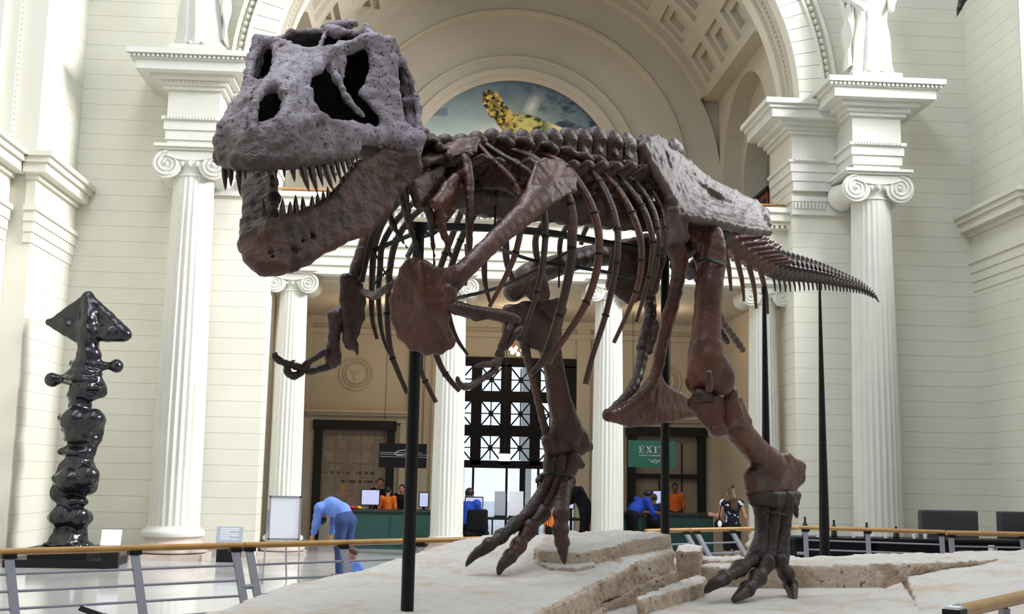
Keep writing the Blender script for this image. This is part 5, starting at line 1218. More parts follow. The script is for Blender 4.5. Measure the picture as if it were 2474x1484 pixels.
d=(A-B_)/np.linalg.norm(A-B_); MB().tube([A,A+d*.02],.036,14,1,smooth=False).build('steel_end_cap','chrome',nr,smooth=True)
MB().obox(A+d*.06+np.array([0,0,-.005]),d*.045,np.cross(d,(0,0,1))*.04,(0,0,.02)).build('lamp_head','black',nr); MB().obox(A+d*.06+np.array([0,0,.02]),d*.035,np.cross(d,(0,0,1))*.03,(0,0,.006)).build('lamp_lens','paper',nr)
for q in (.35,1.05): P=A-d*q*.6; MB().beam(P-np.array([0,0,.03]),(P[0],P[1]+.1,0),.03,.06).build('post','steelgrey',nr)
pn=thing('reading_rail_panel','small black framed tilted panel with white sheet, peeking up at the lower left edge','panel',None,(-1.2,4.6,0))
c=AZ(236,1486,1.05)
MB().obox(c,(.055,-.03,-.012),(.015,.025,-.012),(.004,.004,.008)).build('frame','black',pn); MB().obox(c+np.array([0,0,.011]),(.044,-.024,-.0095),(.010,.018,-.009),(.0015,.0015,.003)).build('sheet','paper',pn)
MB().beam(c-np.array([0,0,.02]),(c[0],c[1],0),.03,.03).build('stem','steelgrey',pn)
# ================================================================== black bronze sculpture
SY=19.6
def SP(px,py,dy=0): return AY(px,py,SY+dy)
sr=lambda r:r*SY/2790
V=Vox(.014,.06)
def eb(px,py,hw,hh,dep=None,dy=0,k=None): V.ell(SP(px,py,dy),(sr(hw),sr(dep or hw*.8),sr(hh)),k=k)
for a,b,c in(((212,716),(120,779),(200,820)),((212,716),(200,820),(300,808)),((212,716),(250,770),(300,808))):
    V.tri(SP(*a),SP(*b),SP(*c),sr(9),sr(6),sr(16),k=.05)
V.chain([SP(212,716),SP(215,760,-.05),SP(212,800,-.06),SP(214,830)],[sr(10),sr(18),sr(22),sr(20)]); V.chain([SP(212,800,-.05),SP(262,806,-.05),SP(300,810)],[sr(16),sr(18),sr(9)]); V.chain([SP(205,800),SP(160,790),SP(118,778)],[sr(20),sr(17),sr(7)])
V.ball(SP(222,812,-.16),sr(7)); V.ball(SP(215,770,-.15),sr(6))
V.chain([SP(212,828),SP(214,850)],[sr(22),sr(26)]); eb(216,860,28,18); eb(205,880,36,14)
V.chain([SP(225,880),SP(255,884),SP(268,884)],[sr(12),sr(7),sr(8)]); V.ball(SP(282,884),sr(16))
V.chain([SP(190,915),SP(160,914),SP(145,917)],[sr(18),sr(9),sr(9)]); V.ball(SP(126,918),sr(17))
eb(205,900,40,13); eb(200,918,46,12); eb(212,938,42,14); eb(198,955,34,16); V.chain([SP(240,930),SP(246,950),SP(215,962,-.1)],[sr(10),sr(9),sr(8)])
eb(193,980,27,20); eb(197,1014,55,22); V.ball(SP(180,1010,-.16),sr(26)); V.ball(SP(226,1012,-.14),sr(24)); eb(200,1036,48,20); eb(198,1058,42,18)
V.tri(SP(148,1092),SP(242,1050),SP(205,1090),sr(8),sr(8),sr(24)); eb(190,1095,36,14)
eb(186,1128,42,26); eb(182,1158,52,30); V.ball(SP(212,1150,-.2),sr(26)); V.ball(SP(165,1160,-.2),sr(26)); V.ball(SP(146,1190),sr(24)); eb(205,1182,28,14)
eb(176,1212,34,16); eb(172,1250,52,24); V.ball(SP(190,1250,-.2),sr(24)); V.ball(SP(150,1248,-.1),sr(26)); V.ball(SP(135,1250),sr(16))
eb(170,1282,38,18); eb(166,1302,44,14); eb(164,1318,56,12)
sc_=thing('abstract_sculpture','tall twisting black bronze sculpture with a flat triangular head, on black plinth','sculpture',None,(SP(165,1330)[0],SY,0))
V.build('bronze_body','bronze',sc_,noise=[(.35,.012)])
b0=SP(164,1330); MB().box(b0[0]-.5,b0[0]+.42,SY-.42,SY+.4,.12,.30).build('upper_plinth','black',sc_); MB().box(b0[0]-.80,b0[0]+.80,SY-.62,SY+.62,0,.12).build('lower_plinth','black',sc_)
def sign_stand(name,label,cat,px0,px1,py0,py1,y,m,stand,lines=False):
    a=AY(px0,py0,y); b=AY(px1,py1,y); t=thing(name,label,cat,None,((a[0]+b[0])/2,y,0))
    MB().prism([(a[0],y+.06,a[2]),(b[0],y+.06,a[2]),(b[0],y,b[2]),(a[0],y,b[2])],(0,.02,.004)).build('label_card',m,t)
    if lines:
        L=MB()
        for k in range(7):
            f=(k+1)/9; zz=a[2]+(b[2]-a[2])*f; yy=y+.06*(1-f)-.003; L.box(a[0]+.06,a[0]+(b[0]-a[0])*(.85 if k%3!=2 else .5),yy-.001,yy+.001,zz-.008,zz+.008)
        L.build('text_lines','paper',t)
    MB().box(a[0]+.02,b[0]-.02,y+.01,y+.10,0,b[2]+.01).build('stand',stand,t); return t
sign_stand('label_stand','white tilted label card on a small black stand beside the sculpture','sign',244,290,1281,1319,18.75,'paper','black')
sign_stand('label_stand','grey plaque with white text lines on a low stand beside the tall column','sign',523,585,1273,1312,20.6,'card','black',True)
# easel with a blank white sheet
ez=thing('easel_sign','white poster in a thin dark frame on an easel before a small column','sign',None,(-2.2,17.0,0))
a=AY(652,1198,17.); b=AY(724,1306,17.)
MB().box(a[0]+.02,b[0]-.02,16.99,17.01,b[2]+.02,a[2]-.02).build('poster','paper',ez)
f=MB().box(a[0],b[0],16.98,17.02,a[2]-.025,a[2]).box(a[0],b[0],16.98,17.02,b[2],b[2]+.025).box(a[0],a[0]+.022,16.98,17.02,b[2],a[2]).box(b[0]-.022,b[0],16.98,17.02,b[2],a[2]); f.build('frame','steelgrey',ez)
for (x0,x1) in((a[0]-.01,a[0]-.03),(b[0]-.01,b[0]+.02)): MB().beam((x0,17.03,a[2]-.2),(x1,16.85,0),.02,.02).build('leg','steelgrey',ez)
MB().beam(((a[0]+b[0])/2,17.04,a[2]-.1),((a[0]+b[0])/2,17.5,0),.02,.02).build('leg','steelgrey',ez)
# ================================================================== statues on the cornice blocks
def statue(x,label,seed,mirror):
    R=np.random.RandomState(seed); t=thing('draped_statue',label,'statue','statues above the tall columns',(x,21.2,9.3))
    v=[];f=[];nz,na=34,72; ph=R.rand(6)*6.28
    for j in range(nz+1):
        z=j/nz*1.75; w=.40-.05*z+.05*math.exp(-((z-.05)/.15)**2)-.04*math.exp(-((z-1.15)/.2)**2); dp=w*.72
        for i in range(na):
            th=2*math.pi*i/na
            fold=.075*math.sin(9*th+ph[0]+.5*math.sin(z*2+ph[1]))+.05*math.sin(15*th+ph[2]+z*.6)+.04*math.sin(5*th+ph[3]-1.4*z)
            fade=max(.25,1-.35*z); r=1+fold*fade
            v.append((x+w*r*math.cos(th)+.06*mirror*math.sin(z*1.3),21.2+dp*r*math.sin(th),9.3+z))
    for j in range(nz):
        for i in range(na): f.append((j*na+i,j*na+(i+1)%na,(j+1)*na+(i+1)%na,(j+1)*na+i))
    f.append(tuple(range(na))[::-1]); f.append(tuple(range(nz*na,nz*na+na)))
    MB().add(v,f).build('robe','white',t,smooth=True,angle=3)
    V=Vox(.022,.06); z=9.3
    V.chain([(x,21.2,z+1.7),(x,21.2,z+2.1)],[.30,.24]); V.chain([(x,21.2,z+2.1),(x,21.18,z+2.35)],[.10,.09]); V.ell((x,21.14,z+2.52),(.13,.15,.18))
    for s in(-1,1):
        V.chain([(x+s*.3,21.2,z+2.08),(x+s*.46,21.12,z+1.62),(x+s*.34*(1 if s==mirror else .6),20.86,z+1.30)],[.10,.085,.06])
    V.build('torso','white',t)
    cl=MB(); n=14; v=[];f=[]   # hanging cloak edge at one side
    for j in range(n+1):
        zz=.35+1.4*j/n
        for i in range(7):
            u=i/6; v.append((x-mirror*(.34+.16*u+.03*math.sin(zz*9+u*5)),21.2-.08+.10*math.sin(u*6+zz*2),9.3+zz-.25*u*(1-j/n)))
    for j in range(n):
        for i in range(6): f.append((j*7+i,j*7+i+1,(j+1)*7+i+1,(j+1)*7+i))
    o=cl.add(v,f).build('cloak','white',t,smooth=True); so=o.modifiers.new('thick','SOLIDIFY'); so.thickness=.03
    for s in(-1,1): MB().ell((x+s*.12,20.86,9.335),.07,.16,.04,10,6).build('foot','white',t,smooth=True)
statue(AXX-6.4,'white robed stone statue standing above the column at the left of the arch',3,-1)
statue(AXX+6.4,'white robed stone statue standing above the column at the right of the arch',8,1)
# ================================================================== counters, screens and signs in the porch
def counter(label,x0,x1,y0,y1,h):
    t=thing('ticket_counter',label,'counter','ticket counters in the porch',((x0+x1)/2,(y0+y1)/2,0))
    MB().box(x0,x1,y0,y1,0,h-.04).build('counter_body','green',t); MB().box(x0-.03,x1+.03,y0-.05,y1+.05,h-.04,h).build('worktop','greentop',t)
    n=max(2,int((x1-x0)/.7)); 
    for i in range(n): w_=(x1-x0)/n; MB().box(x0+i*w_+.03,x0+(i+1)*w_-.03,y0-.015,y0,.08,h-.10).build('front_panel','green',t)
    return t
counter('dark green ticket counter under the wall map',-1.86,-.02,24.6,25.3,.80)
counter('dark green ticket counter below the teal EXIT sign',3.75,5.80,24.3,25.0,.84)
def monitor(label,px,py,wpx,hpx,y,hz,m='screen',rz=0):
    c=AY(px,py,y); w_=wpx*y/2790/2; h_=hpx*y/2790/2; t=thing('monitor',label,'monitor','monitors on the counters and tables',(c[0],y,hz))
    MB().box(c[0]-w_,c[0]+w_,y,y+.04,c[2]-h_,c[2]+h_).build('bezel','black',t); MB().box(c[0]-w_+.02,c[0]+w_-.02,y-.006,y,c[2]-h_+.02,c[2]+h_-.02).build('display',m,t)
    MB().box(c[0]-.03,c[0]+.03,y+.02,y+.06,hz+.01,c[2]-h_+.02).build('neck','black',t); MB().box(c[0]-.10,c[0]+.10,y-.04,y+.12,hz,hz+.015).build('foot','black',t)
monitor('lit monitor on the counter beside the orange shirted visitor',895,1202,45,38,25.0,.80)
monitor('monitor with dim blue screen on the counter, right of the front pole',1024,1208,24,36,25.0,.80)
monitor('lit monitor on the right counter, next to the black pole',1594,1202,36,34,24.6,.84)
for (px,w_) in((1145,44),): 
    monitor('wide pale screen in front of the glass doors, by the blue seated person',px,1220,w_,38,23.6,.72)
tb=thing('high_table','thin legged dark table in front of the glass doors','table',None,(1.3,23.8,0))
MB().box(.6,2.1,23.5,24.1,.68,.72).build('table_top','black',tb)
for x in(.66,1.15,1.6,2.04): MB().box(x-.015,x+.015,23.54,23.57,0,.68).build('leg','black',tb)
for i,(px,pw,col,lab) in enumerate(((1208,26,'card','grey panel standing on the table before the glass doors, darker of two'),(1247,34,'paper','white panel standing on the table before the glass doors, taller of two'))):
    c=AY(px,1214,23.7); w_=pw*23.7/2790/2; t=thing('display_board',lab,'board',None,(c[0],23.7,.72))
    MB().box(c[0]-w_,c[0]+w_,23.68,23.70,.76,c[2]+.22).build('panel',col,t); MB().box(c[0]-w_,c[0]+w_,23.62,23.78,.72,.76).build('foot','black',t)
monitor('lit monitor edge beside the leaning person in black',1379,1207,18,46,23.9,.72)
tb=thing('high_table','dark table beside the leaning person in black','table',None,(2.9,24.0,0)); MB().box(2.2,3.1,23.7,24.3,.68,.72).build('table_top','black',tb)
for x in(2.25,3.05): MB().box(x-.02,x+.02,23.75,23.79,0,.68).build('leg','black',tb)
# goods on the left counter
for (px,m,lab) in((852,'red','red item lying on the counter end'),(868,'yellow','small yellow item on the counter')):
    c=AY(px,1222,24.8); t=MB().ell((c[0],24.8,.835),.10 if m=='red' else .05,.06,.035,10,6).build('counter_item',m,None,smooth=True); tag(t,lab,'goods')
# teal exit sign
sg=thing('exit_sign','teal hanging sign reading EXIT in white letters','sign',None,(4.8,26.0,0))
a=AY(1518,1064,26.); b=AY(1630,1131,26.)
MB().box(a[0],b[0],25.97,26.03,b[2],a[2]).build('sign_board','exit',sg)
for x in(a[0]+.1,b[0]-.1): MB().box(x-.006,x+.006,25.995,26.005,a[2],5.3).build('hanger','black',sg)
def letter(ch_,x,z,w_,h_,t,y):
    m=MB(); Y=(y-.004,y+.01)
    bx=lambda x0,x1,z0,z1:m.box(x+x0*w_,x+x1*w_,Y[0],Y[1],z+z0*h_,z+z1*h_)
    if ch_=='E': bx(0,.9,0,.10);bx(0,.9,.90,1);bx(.14,.38,0,1);bx(.3,.66,.46,.55);bx(.80,.9,0,.28);bx(.80,.9,.72,1);bx(.60,.68,.34,.66)
    if ch_=='X':
        m.beam((x+.16*w_,y,z+.02*h_),(x+.86*w_,y,z+.98*h_),.09*w_,.014,up=(0,1,0)) if False else None
        m.prism([(x+.05*w_,Y[0],z),(x+.17*w_,Y[0],z),(x+.97*w_,Y[0],z+h_),(x+.85*w_,Y[0],z+h_)],(0,.014,0)); m.prism([(x+.72*w_,Y[0],z),(x+1.0*w_,Y[0],z),(x+.32*w_,Y[0],z+h_),(x+.04*w_,Y[0],z+h_)],(0,.014,0))
        bx(-.02,.30,0,.07);bx(.62,1.05,0,.07);bx(-.04,.42,.93,1);bx(.70,1.05,.93,1)
    if ch_=='I': bx(0,.56,0,.09);bx(0,.56,.91,1);bx(.16,.40,0,1)
    if ch_=='T': bx(0,.95,.90,1);bx(.36,.60,0,1);bx(.2,.76,0,.08);bx(0,.09,.66,1);bx(.86,.95,.66,1)
    return m
W_=b[0]-a[0]; Hh=a[2]-b[2]; xs=a[0]+W_*.22; lh=Hh*.29; zz=b[2]+Hh*.52
for ch_,dx,lw in(('E',0,.125),('X',.135,.15),('I',.30,.125),('T',.385,.15)): letter(ch_,xs+dx*W_/ .92,zz,lw*W_,lh,0,25.965).build('lettering','paper',sg)
L=MB(); x=xs
rs=np.random.RandomState(2)
while x<xs+W_*.56: q=.006+.014*rs.rand(); L.box(x,x+q,25.962,25.97,b[2]+Hh*.425,b[2]+Hh*(.445+.03*rs.rand())); x+=q+.006
L.build('small_text','paper',sg)
L=MB()
for k in range(4): L.tube([(xs+W_*(.20+.28*u),25.963,b[2]+Hh*(.28-.035*k+.03*math.sin(u*14+k))) for u in np.linspace(0.1*k,1-.05*k,12)],.005,5,1)
L.build('script_flourish','paper',sg)
for (x,z) in((a[0]+.04,a[2]-.04),(a[0]+.04,b[2]+.04),(b[0]-.04,a[2]-.04),(b[0]-.04,b[2]+.04)): MB().ell((x,25.965,z),.014,.008,.014,8,5).build('screw','chrome',sg,smooth=True)
# black hanging sign with a white outline emblem
bs=thing('black_sign','black hanging sign with a white oval emblem and thin lines','sign',None,(-.7,25.8,0))
a=AY(917,1071,25.8); b=AY(1030,1132,25.8)
MB().box(a[0],b[0],25.77,25.83,b[2],a[2]).build('sign_board','black',bs)
for x in(a[0]+.1,b[0]-.1): MB().box(x-.006,x+.006,25.795,25.805,a[2],5.3).build('hanger','black',bs)
L=MB(); cx=a[0]+.48*(b[0]-a[0]); cz=a[2]-.20
L.tube([(cx+.15*math.cos(q),25.762,cz+.055*math.sin(q)+.02*math.cos(q)) for q in np.linspace(0,6.283,25)],.007,6,1,cap=False).build('emblem','paper',bs)
L=MB()
for z in(a[2]-.20,a[2]-.24,a[2]-.29): L.box(a[0]+.02,b[0]+.06 if z<a[2]-.22 else b[0]-.1,25.762,25.77,z-.006,z+.006)
L.build('white_line','card',bs)
# lit box over the glass doors, chandelier bulbs, spotlight on the cornice
ex=thing('lit_exit_box','small glowing exit box hanging over the glass doors','sign',None,(1.6,27.2,0)); c=AY(1219,1106,27.2)
MB().box(c[0]-.13,c[0]+.13,27.17,27.23,c[2]-.08,c[2]+.09).build('light_box','exitlit',ex); MB().box(c[0]-.14,c[0]+.14,27.165,27.235,c[2]+.09,c[2]+.11).build('box_top','black',ex); MB().box(c[0]-.01,c[0]+.01,27.19,27.21,c[2]+.1,5.3).build('hanger','black',ex)
cl=thing('chandelier','small chandelier of glowing warm globe bulbs above the black grille','lamp',None,(1.85,25.6,5.2))
c=AY(1243,848,25.6); MB().tube([(c[0],25.6,5.3),(c[0],25.6,c[2]+.08)],.012,8,1).build('stem','mahog',cl)
for (px,py,dy) in((1234,843,0),(1246,840,.15),(1252,856,-.1),(1238,852,.2),(1262,846,0),(1244,847,-.2)): 
    p=AY(px,py,25.6+dy); MB().ell(p,.045,.045,.045,10,8).build('bulb','bulb',cl,smooth=True); MB().tube([(c[0],25.6,c[2]+.12),(p[0],25.6+dy,p[2]+.05)],.006,6,1).build('arm','mahog',cl)
sl=thing('spotlight','small white spotlight fixed on the end of the right cornice','lamp',None,(6.8,22.9,8.9)); c=AY(1857,294,22.9)
MB().ell(c,.055,.07,.055,12,8).build('lamp_head','paper',sl,smooth=True); MB().box(c[0]-.02,c[0]+.02,22.88,22.92,c[2]-.14,c[2]-.03).box(c[0]-.02,c[0]+.14,22.88,22.92,c[2]-.14,c[2]-.10).build('bracket','paper',sl)
MB().lathe([(.035,22.82),(.035,22.835)],(c[0],0,c[2]),12,'y').build('lens','exitlit',sl)
wb=AY(1850,480,26.5)
wc=thing('display_case','dark red wooden cabinet standing on the balcony behind the right arch','cabinet',None,(AXX+5.6,26.0,DECK))
MB().box(AXX+5.35,AXX+6.0,24.6,27.3,DECK,DECK+1.05).build('case_body','mahog',wc); MB().box(AXX+5.30,AXX+6.05,24.5,27.4,DECK+1.05,DECK+1.12).build('case_top','black',wc); MB().box(AXX+5.33,AXX+5.35,24.8,25.9,DECK+.2,DECK+.9).build('case_door','black',wc)
# hung specimen above the frame's upper edge
hs=thing('hanging_fin','dark brown pointed fin tip of a specimen hung from the roof','fin',None,(3.9,10.5,5.6))
V=Vox(.012,.02); pts=[AY(2311,42,10.5),AY(2318,20,10.5),AY(2329,-10,10.5),AY(2350,-60,10.6),AY(2390,-130,10.8)]
V.chain(pts,[.006,.022,.05,.10,.16]); V.build('fin','bonedark',hs,noise=[(.06,.003)]); MB().tube([pts[-1],(pts[-1][0],10.8,20.9)],.006,6,1).build('wire','black',hs)
# ================================================================== benches and black tables at the right
for (x0,x1,lab) in((8.0,8.97,'dark grey leather bench back against the right wall, left of two'),(9.34,10.3,'dark grey leather bench back at the right edge of the view')):
    t=thing('padded_bench',lab,'bench','grey benches along the right wall',((x0+x1)/2,19.1,0))
    MB().box(x0,x1,18.95,19.12,.42,1.13).build('backrest','bench',t); MB().box(x0+.02,x1-.02,18.45,18.95,.28,.46).build('seat','bench',t); MB().box(x0+.05,x1-.05,18.5,19.05,0,.28).build('plinth','black',t)
    o=[c for c in COL.objects if c.parent==t]
    for q in o[:2]: bv=q.modifiers.new('soft','BEVEL'); bv.width=.03; bv.segments=3
for i,(x0,x1,lab) in enumerate(((5.35,6.56,'black bar table with bottles, closest to the dinosaur foot'),(6.6,7.6,'black bar table with white cups, below the tall right column'),(7.75,8.9,'black bar table in front of the left grey bench'))):
    t=thing('bar_table',lab,'table','black bar tables',((x0+x1)/2,17.6,0))
    MB().box(x0,x1,17.3,17.9,.70,.74).build('table_top','black',t); MB().box(x0+.03,x1-.03,17.32,17.88,.05,.70).build('skirt','blackcloth',t)
    for sx in(x0+.06,x1-.06): MB().box(sx-.025,sx+.025,17.34,17.39,0,.7).build('leg','black',t)
bp=MB().lathe([(.042,0),(.044,.02),(.044,.15),(.018,.20),(.016,.25),(.019,.255),(.019,.27)],(0,0,0),14).mesh('bottle',True,.7)
for (px,lab) in((1945,'tallest dark bottle standing on the first black bar table'),(2015,'dark bottle on the bar table, just right of the slim pole'),(2094,'dark bottle on the bar table in front of the tall right column'),(2165,'short dark bottle on the bar table, right of the tall column')):
    c=AY(px,1280,17.45); k={1945:1.1,2015:.95,2094:.85,2165:.65}[px]
    o=link('bottle',bp,'bottle',None,lab,'bottle','dark bottles on the bar tables',loc=(c[0],17.45,.74)); o.scale=(1,1,k)
cp=MB().lathe([(.024,0),(.034,.075),(.032,.075),(.022,.006)],(0,0,0),12).mesh('cup',True,.7)
for (px,lab) in((1975,'small white cup beside the tallest dark bottle'),(2062,'white cup between two dark bottles on the bar tables'),(2140,'white cup on the bar table right of the tall column'),(2208,'white cup on the third bar table, below the left bench'),(2235,'white cup farthest right on the bar tables')):
    c=AY(px,1290,17.4); link('cup',cp,'paper',None,lab,'cup','white cups on the bar tables',loc=(c[0],17.4,.74))
gl=MB().lathe([(.03,0),(.03,.004),(.005,.01),(.005,.05),(.03,.09),(.03,.12),(.028,.12)],(0,0,0),12).mesh('glass',True,.7)
M['clear']=mat('drinking_glass',(.9,.93,.95),.05,.5,trans=.6)
bxz=thing('glass_rack','black low shelf with rows of glasses behind the railing','shelf',None,(6.2,16.9,0)); MB().box(5.2,7.8,16.8,17.1,.12,.16).box(5.2,5.24,16.8,17.1,0,.5).box(7.76,7.8,16.8,17.1,0,.5).build('shelf_board','black',bxz)
for i in range(16): o=link('glass',gl,'clear',None,'small drinking glass in a row on the low black shelf','glass','drinking glasses on the low shelf',loc=(5.35+i*.155,16.92,.16))
mg=link('mug',MB().lathe([(.04,0),(.045,.09),(.041,.09),(.036,.008)],(0,0,0),14).tube([(.043,0,.07),(.075,0,.06),(.075,0,.03),(.042,0,.02)],.008,6,3).mesh('mug',True,.7),'paper',None,'white mug on a small table behind the right railing section','mug',loc=(AY(2395,1325,16.5)[0],16.5,.62))
st=thing('side_table','small dark side table carrying a white mug','table',None,(mg.location[0],16.5,0)); MB().box(mg.location[0]-.4,mg.location[0]+.5,16.3,16.8,.58,.62).build('table_top','black',st)
for sx in(-.35,.45): MB().box(mg.location[0]+sx-.02,mg.location[0]+sx+.02,16.5,16.54,0,.58).build('leg','black',st)
# ================================================================== people
def person(label,loc,rz,H,top,bottom,skin='skin',hair='haird',pose=None,long_hair=False,sleeve=.5,skirt=False,extra=None,h=.014):
    s=H/1.72
    J=dict(pel=(0,0,.92),waist=(0,0,1.06),chest=(0,.01,1.28),neck=(0,.0,1.46),head=(0,.03,1.60),
      shl=(-.185,0,1.40),shr=(.185,0,1.40),ell=(-.24,-.02,1.12),elr=(.24,-.02,1.12),wrl=(-.25,.08,.88),wrr=(.25,.08,.88),
      hil=(-.09,0,.90),hir=(.09,0,.90),knl=(-.10,.03,.50),knr=(.10,.03,.50),anl=(-.10,0,.08),anr=(.10,0,.08))
    J.update(pose or {})
    c,sn=math.cos(rz),math.sin(rz)
    def W(p): x,y,z=[q*s for q in p]; return np.array([loc[0]+c*x-sn*y,loc[1]+sn*x+c*y,loc[2]+z])
    P={k_:W(v) for k_,v in J.items()}
    t=thing('person',label,'person',None,tuple(loc))
    fw=np.array([-sn,c,0.])
    V=Vox(h,.035*s)
    A=lambda a,b,ra,rb:V.cone(P[a],P[b],ra*s,rb*s)
    A('pel','waist',.125,.115);A('waist','chest',.115,.135);A('chest','neck',.10,.055);A('neck','head',.052,.06)
    up=P['head']-P['neck']; up/=np.linalg.norm(up); hc=P['head']+up*.02*s
    V.ell(hc,(.075*s,.095*s,.115*s),axes=(np.cross(fw,up),np.cross(up,np.cross(fw,up)),up),k=.02); V.cone(hc+fw*.09*s-up*.01*s,hc+fw*.105*s-up*.03*s,.016*s,.014*s)
    V.cone(hc+fw*.05*s-up*.07*s,hc+fw*.075*s-up*.085*s,.03*s,.025*s)
    for e in(-1,1): V.cone(hc+np.cross(fw,up)*e*.078*s,hc+np.cross(fw,up)*e*.085*s-up*.03*s,.018*s,.012*s); V.ball(hc+np.cross(fw,up)*e*.03*s+fw*.085*s+up*.012*s,.014*s,.0,'-')
    for e in'lr':
        A('chest','sh'+e,.09,.062);A('sh'+e,'el'+e,.054,.042);A('el'+e,'wr'+e,.041,.028)
        A('pel','hi'+e,.11,.09);A('hi'+e,'kn'+e,.085,.058);A('kn'+e,'an'+e,.056,.038); V.cone(P['an'+e],P['an'+e]+fw*.15*s-np.array([0,0,.04*s]),.04*s,.03*s)
        d=P['wr'+e]-P['el'+e]; d/=np.linalg.norm(d); sd=np.cross(d,fw); sd=sd/(np.linalg.norm(sd)+1e-6); pm=P['wr'+e]+d*.06*s
        V.cone(P['wr'+e],pm,.026*s,.03*s)
    body=V.build('body',skin,t)
    for e in'lr':
        d=P['wr'+e]-P['el'+e]; d/=np.linalg.norm(d); sd=np.cross(d,fw); sd=sd/(np.linalg.norm(sd)+1e-6); n=np.cross(sd,d); pm=P['wr'+e]+d*.05*s
        m=MB()
        for q,L in((-1.5,.062),(-.5,.075),(.5,.078),(1.5,.068)):
            a=pm+sd*q*.019*s; m.tube([a-d*.02*s,a+d*L*.5*s,a+d*L*.85*s+n*.012*s,a+d*L*s+n*.03*s],[.0105*s,.0095*s,.008*s,.005*s],6,2)
        a=P['wr'+e]+d*.02*s; m.tube([a,a+sd*.035*s+d*.02*s,a+sd*.05*s+d*.05*s],[.013*s,.011*s,.007*s],6,2)
        m.build('hand',skin,t,smooth=True)
    g=.016
    V=Vox(h,.04*s); B2=lambda a,b,ra,rb:V.cone(P[a],P[b],(ra+g)*s,(rb+g)*s)
    B2('pel','waist',.125,.12);B2('waist','chest',.12,.138);V.cone(P['chest'],P['chest']*.35+P['neck']*.65,(.105+g)*s,(.065+g)*s)
    for e in'lr':
        B2('chest','sh'+e,.092,.066)
        if sleeve>0: V.cone(P['sh'+e],P['sh'+e]+(P['el'+e]-P['sh'+e])*min(1,sleeve*2),(.058+g)*s,(.05+g)*s)
        if sleeve>.5: V.cone(P['el'+e],P['el'+e]+(P['wr'+e]-P['el'+e])*(sleeve*2-1),(.046+g)*s,(.036+g)*s)
    V.build('shirt',top,t,noise=[(.12,.004)])
    V=Vox(h,.04*s)
    V.cone(P['pel'],P['waist']*.4+P['pel']*.6,(.128+g)*s,(.122+g)*s)
    for e in'lr':
        B2('pel','hi'+e,.112,.095);B2('hi'+e,'kn'+e,.088,.062 if not skirt else .07)
        if not skirt: B2('kn'+e,'an'+e,.06,.046)
    V.build('skirt' if skirt else 'trousers',bottom,t,noise=[(.12,.004)])
    V=Vox(h*.8,.03*s); lat=np.cross(fw,up)
    V.ell(hc-fw*.018*s+up*.025*s,(.085*s,.098*s,.108*s),axes=(lat,np.cross(up,lat),up)); V.ell(hc+fw*.075*s-up*.045*s,(.075*s,.06*s,.10*s),axes=(lat,np.cross(up,lat),up),op='-',k=.015)
    if long_hair: V.chain([hc-fw*.05*s,hc-fw*.10*s-up*.14*s,hc-fw*.11*s-up*.32*s],[.085*s,.085*s,.06*s]); 
    V.build('hair',hair,t)
    for e in'lr':
        V=Vox(h,.02); V.cone(P['an'+e]-np.array([0,0,.03*s]),P['an'+e]+fw*.15*s-np.array([0,0,.045*s]),.05*s,.038*s); V.build('shoe','blackcloth',t)
    if extra: extra(t,P,s,fw)
    return t
def at_head(px,py,y,H): p=AY(px,py,y); return (p[0],y,0)
def X(px,y): return AY(px,1200,y)[0]
# woman walking away in a floral top, with a shoulder bag
def bag(t,P,s,fw):
    c=P['hil']+np.array([-.20,-.05,.06])*s
    V=Vox(.012,.03); V.ell(c,(.10*s,.07*s,.12*s)); V.build('shoulder_bag','blackcloth',t); MB().ell(c+np.array([.0,-.07*s,.02*s]),.045*s,.02*s,.07*s,10,6).build('bag_patch','paper',t,smooth=True)
    MB().tube([c+np.array([0,0,.1*s]),P['shl']*.5+c*.5+np.array([-.02,-.04,.1]),P['shl']+np.array([0,0,.07*s])],.009,6,4).build('bag_strap','blackcloth',t,smooth=True)
    MB().tube([P['head']+np.array([.0,-.05,.1])*s,P['head']+np.array([.02,-.1,.17])*s,P['head']+np.array([.02,-.1,.22])*s],[.035*s,.03*s,.008*s],8,3).build('hair_knot','hairb',t,smooth=True)
person('woman seen from behind in floral top with long brown hair and shoulder bag',(X(1768,20.),20.,0),math.radians(8),1.43,'floral','blackcloth',hair='hairb',long_hair=True,sleeve=0,skirt=True,
  pose=dict(ell=(-.26,.02,1.14),wrl=(-.36,.16,1.16),elr=(.27,-.04,1.12),wrr=(.36,.0,.90),knl=(-.09,.05,.50),anl=(-.09,.10,.08),anr=(.1,-.08,.10)),extra=bag)
# visitor in pale blue bending forward by the railing
person('visitor in pale blue shirt bending far forward beside the railing',(X(838,17.8),17.8,0),math.radians(50),1.62,'lightblue','jeans',sleeve=.8,hair='haird',
  pose=dict(waist=(0,.10,1.05),chest=(0,.34,1.12),neck=(0,.50,1.06),head=(0,.58,.96),shl=(-.18,.42,1.10),shr=(.18,.42,1.10),ell=(-.2,.46,.84),elr=(.2,.46,.84),wrl=(-.2,.54,.62),wrr=(.2,.54,.62)))
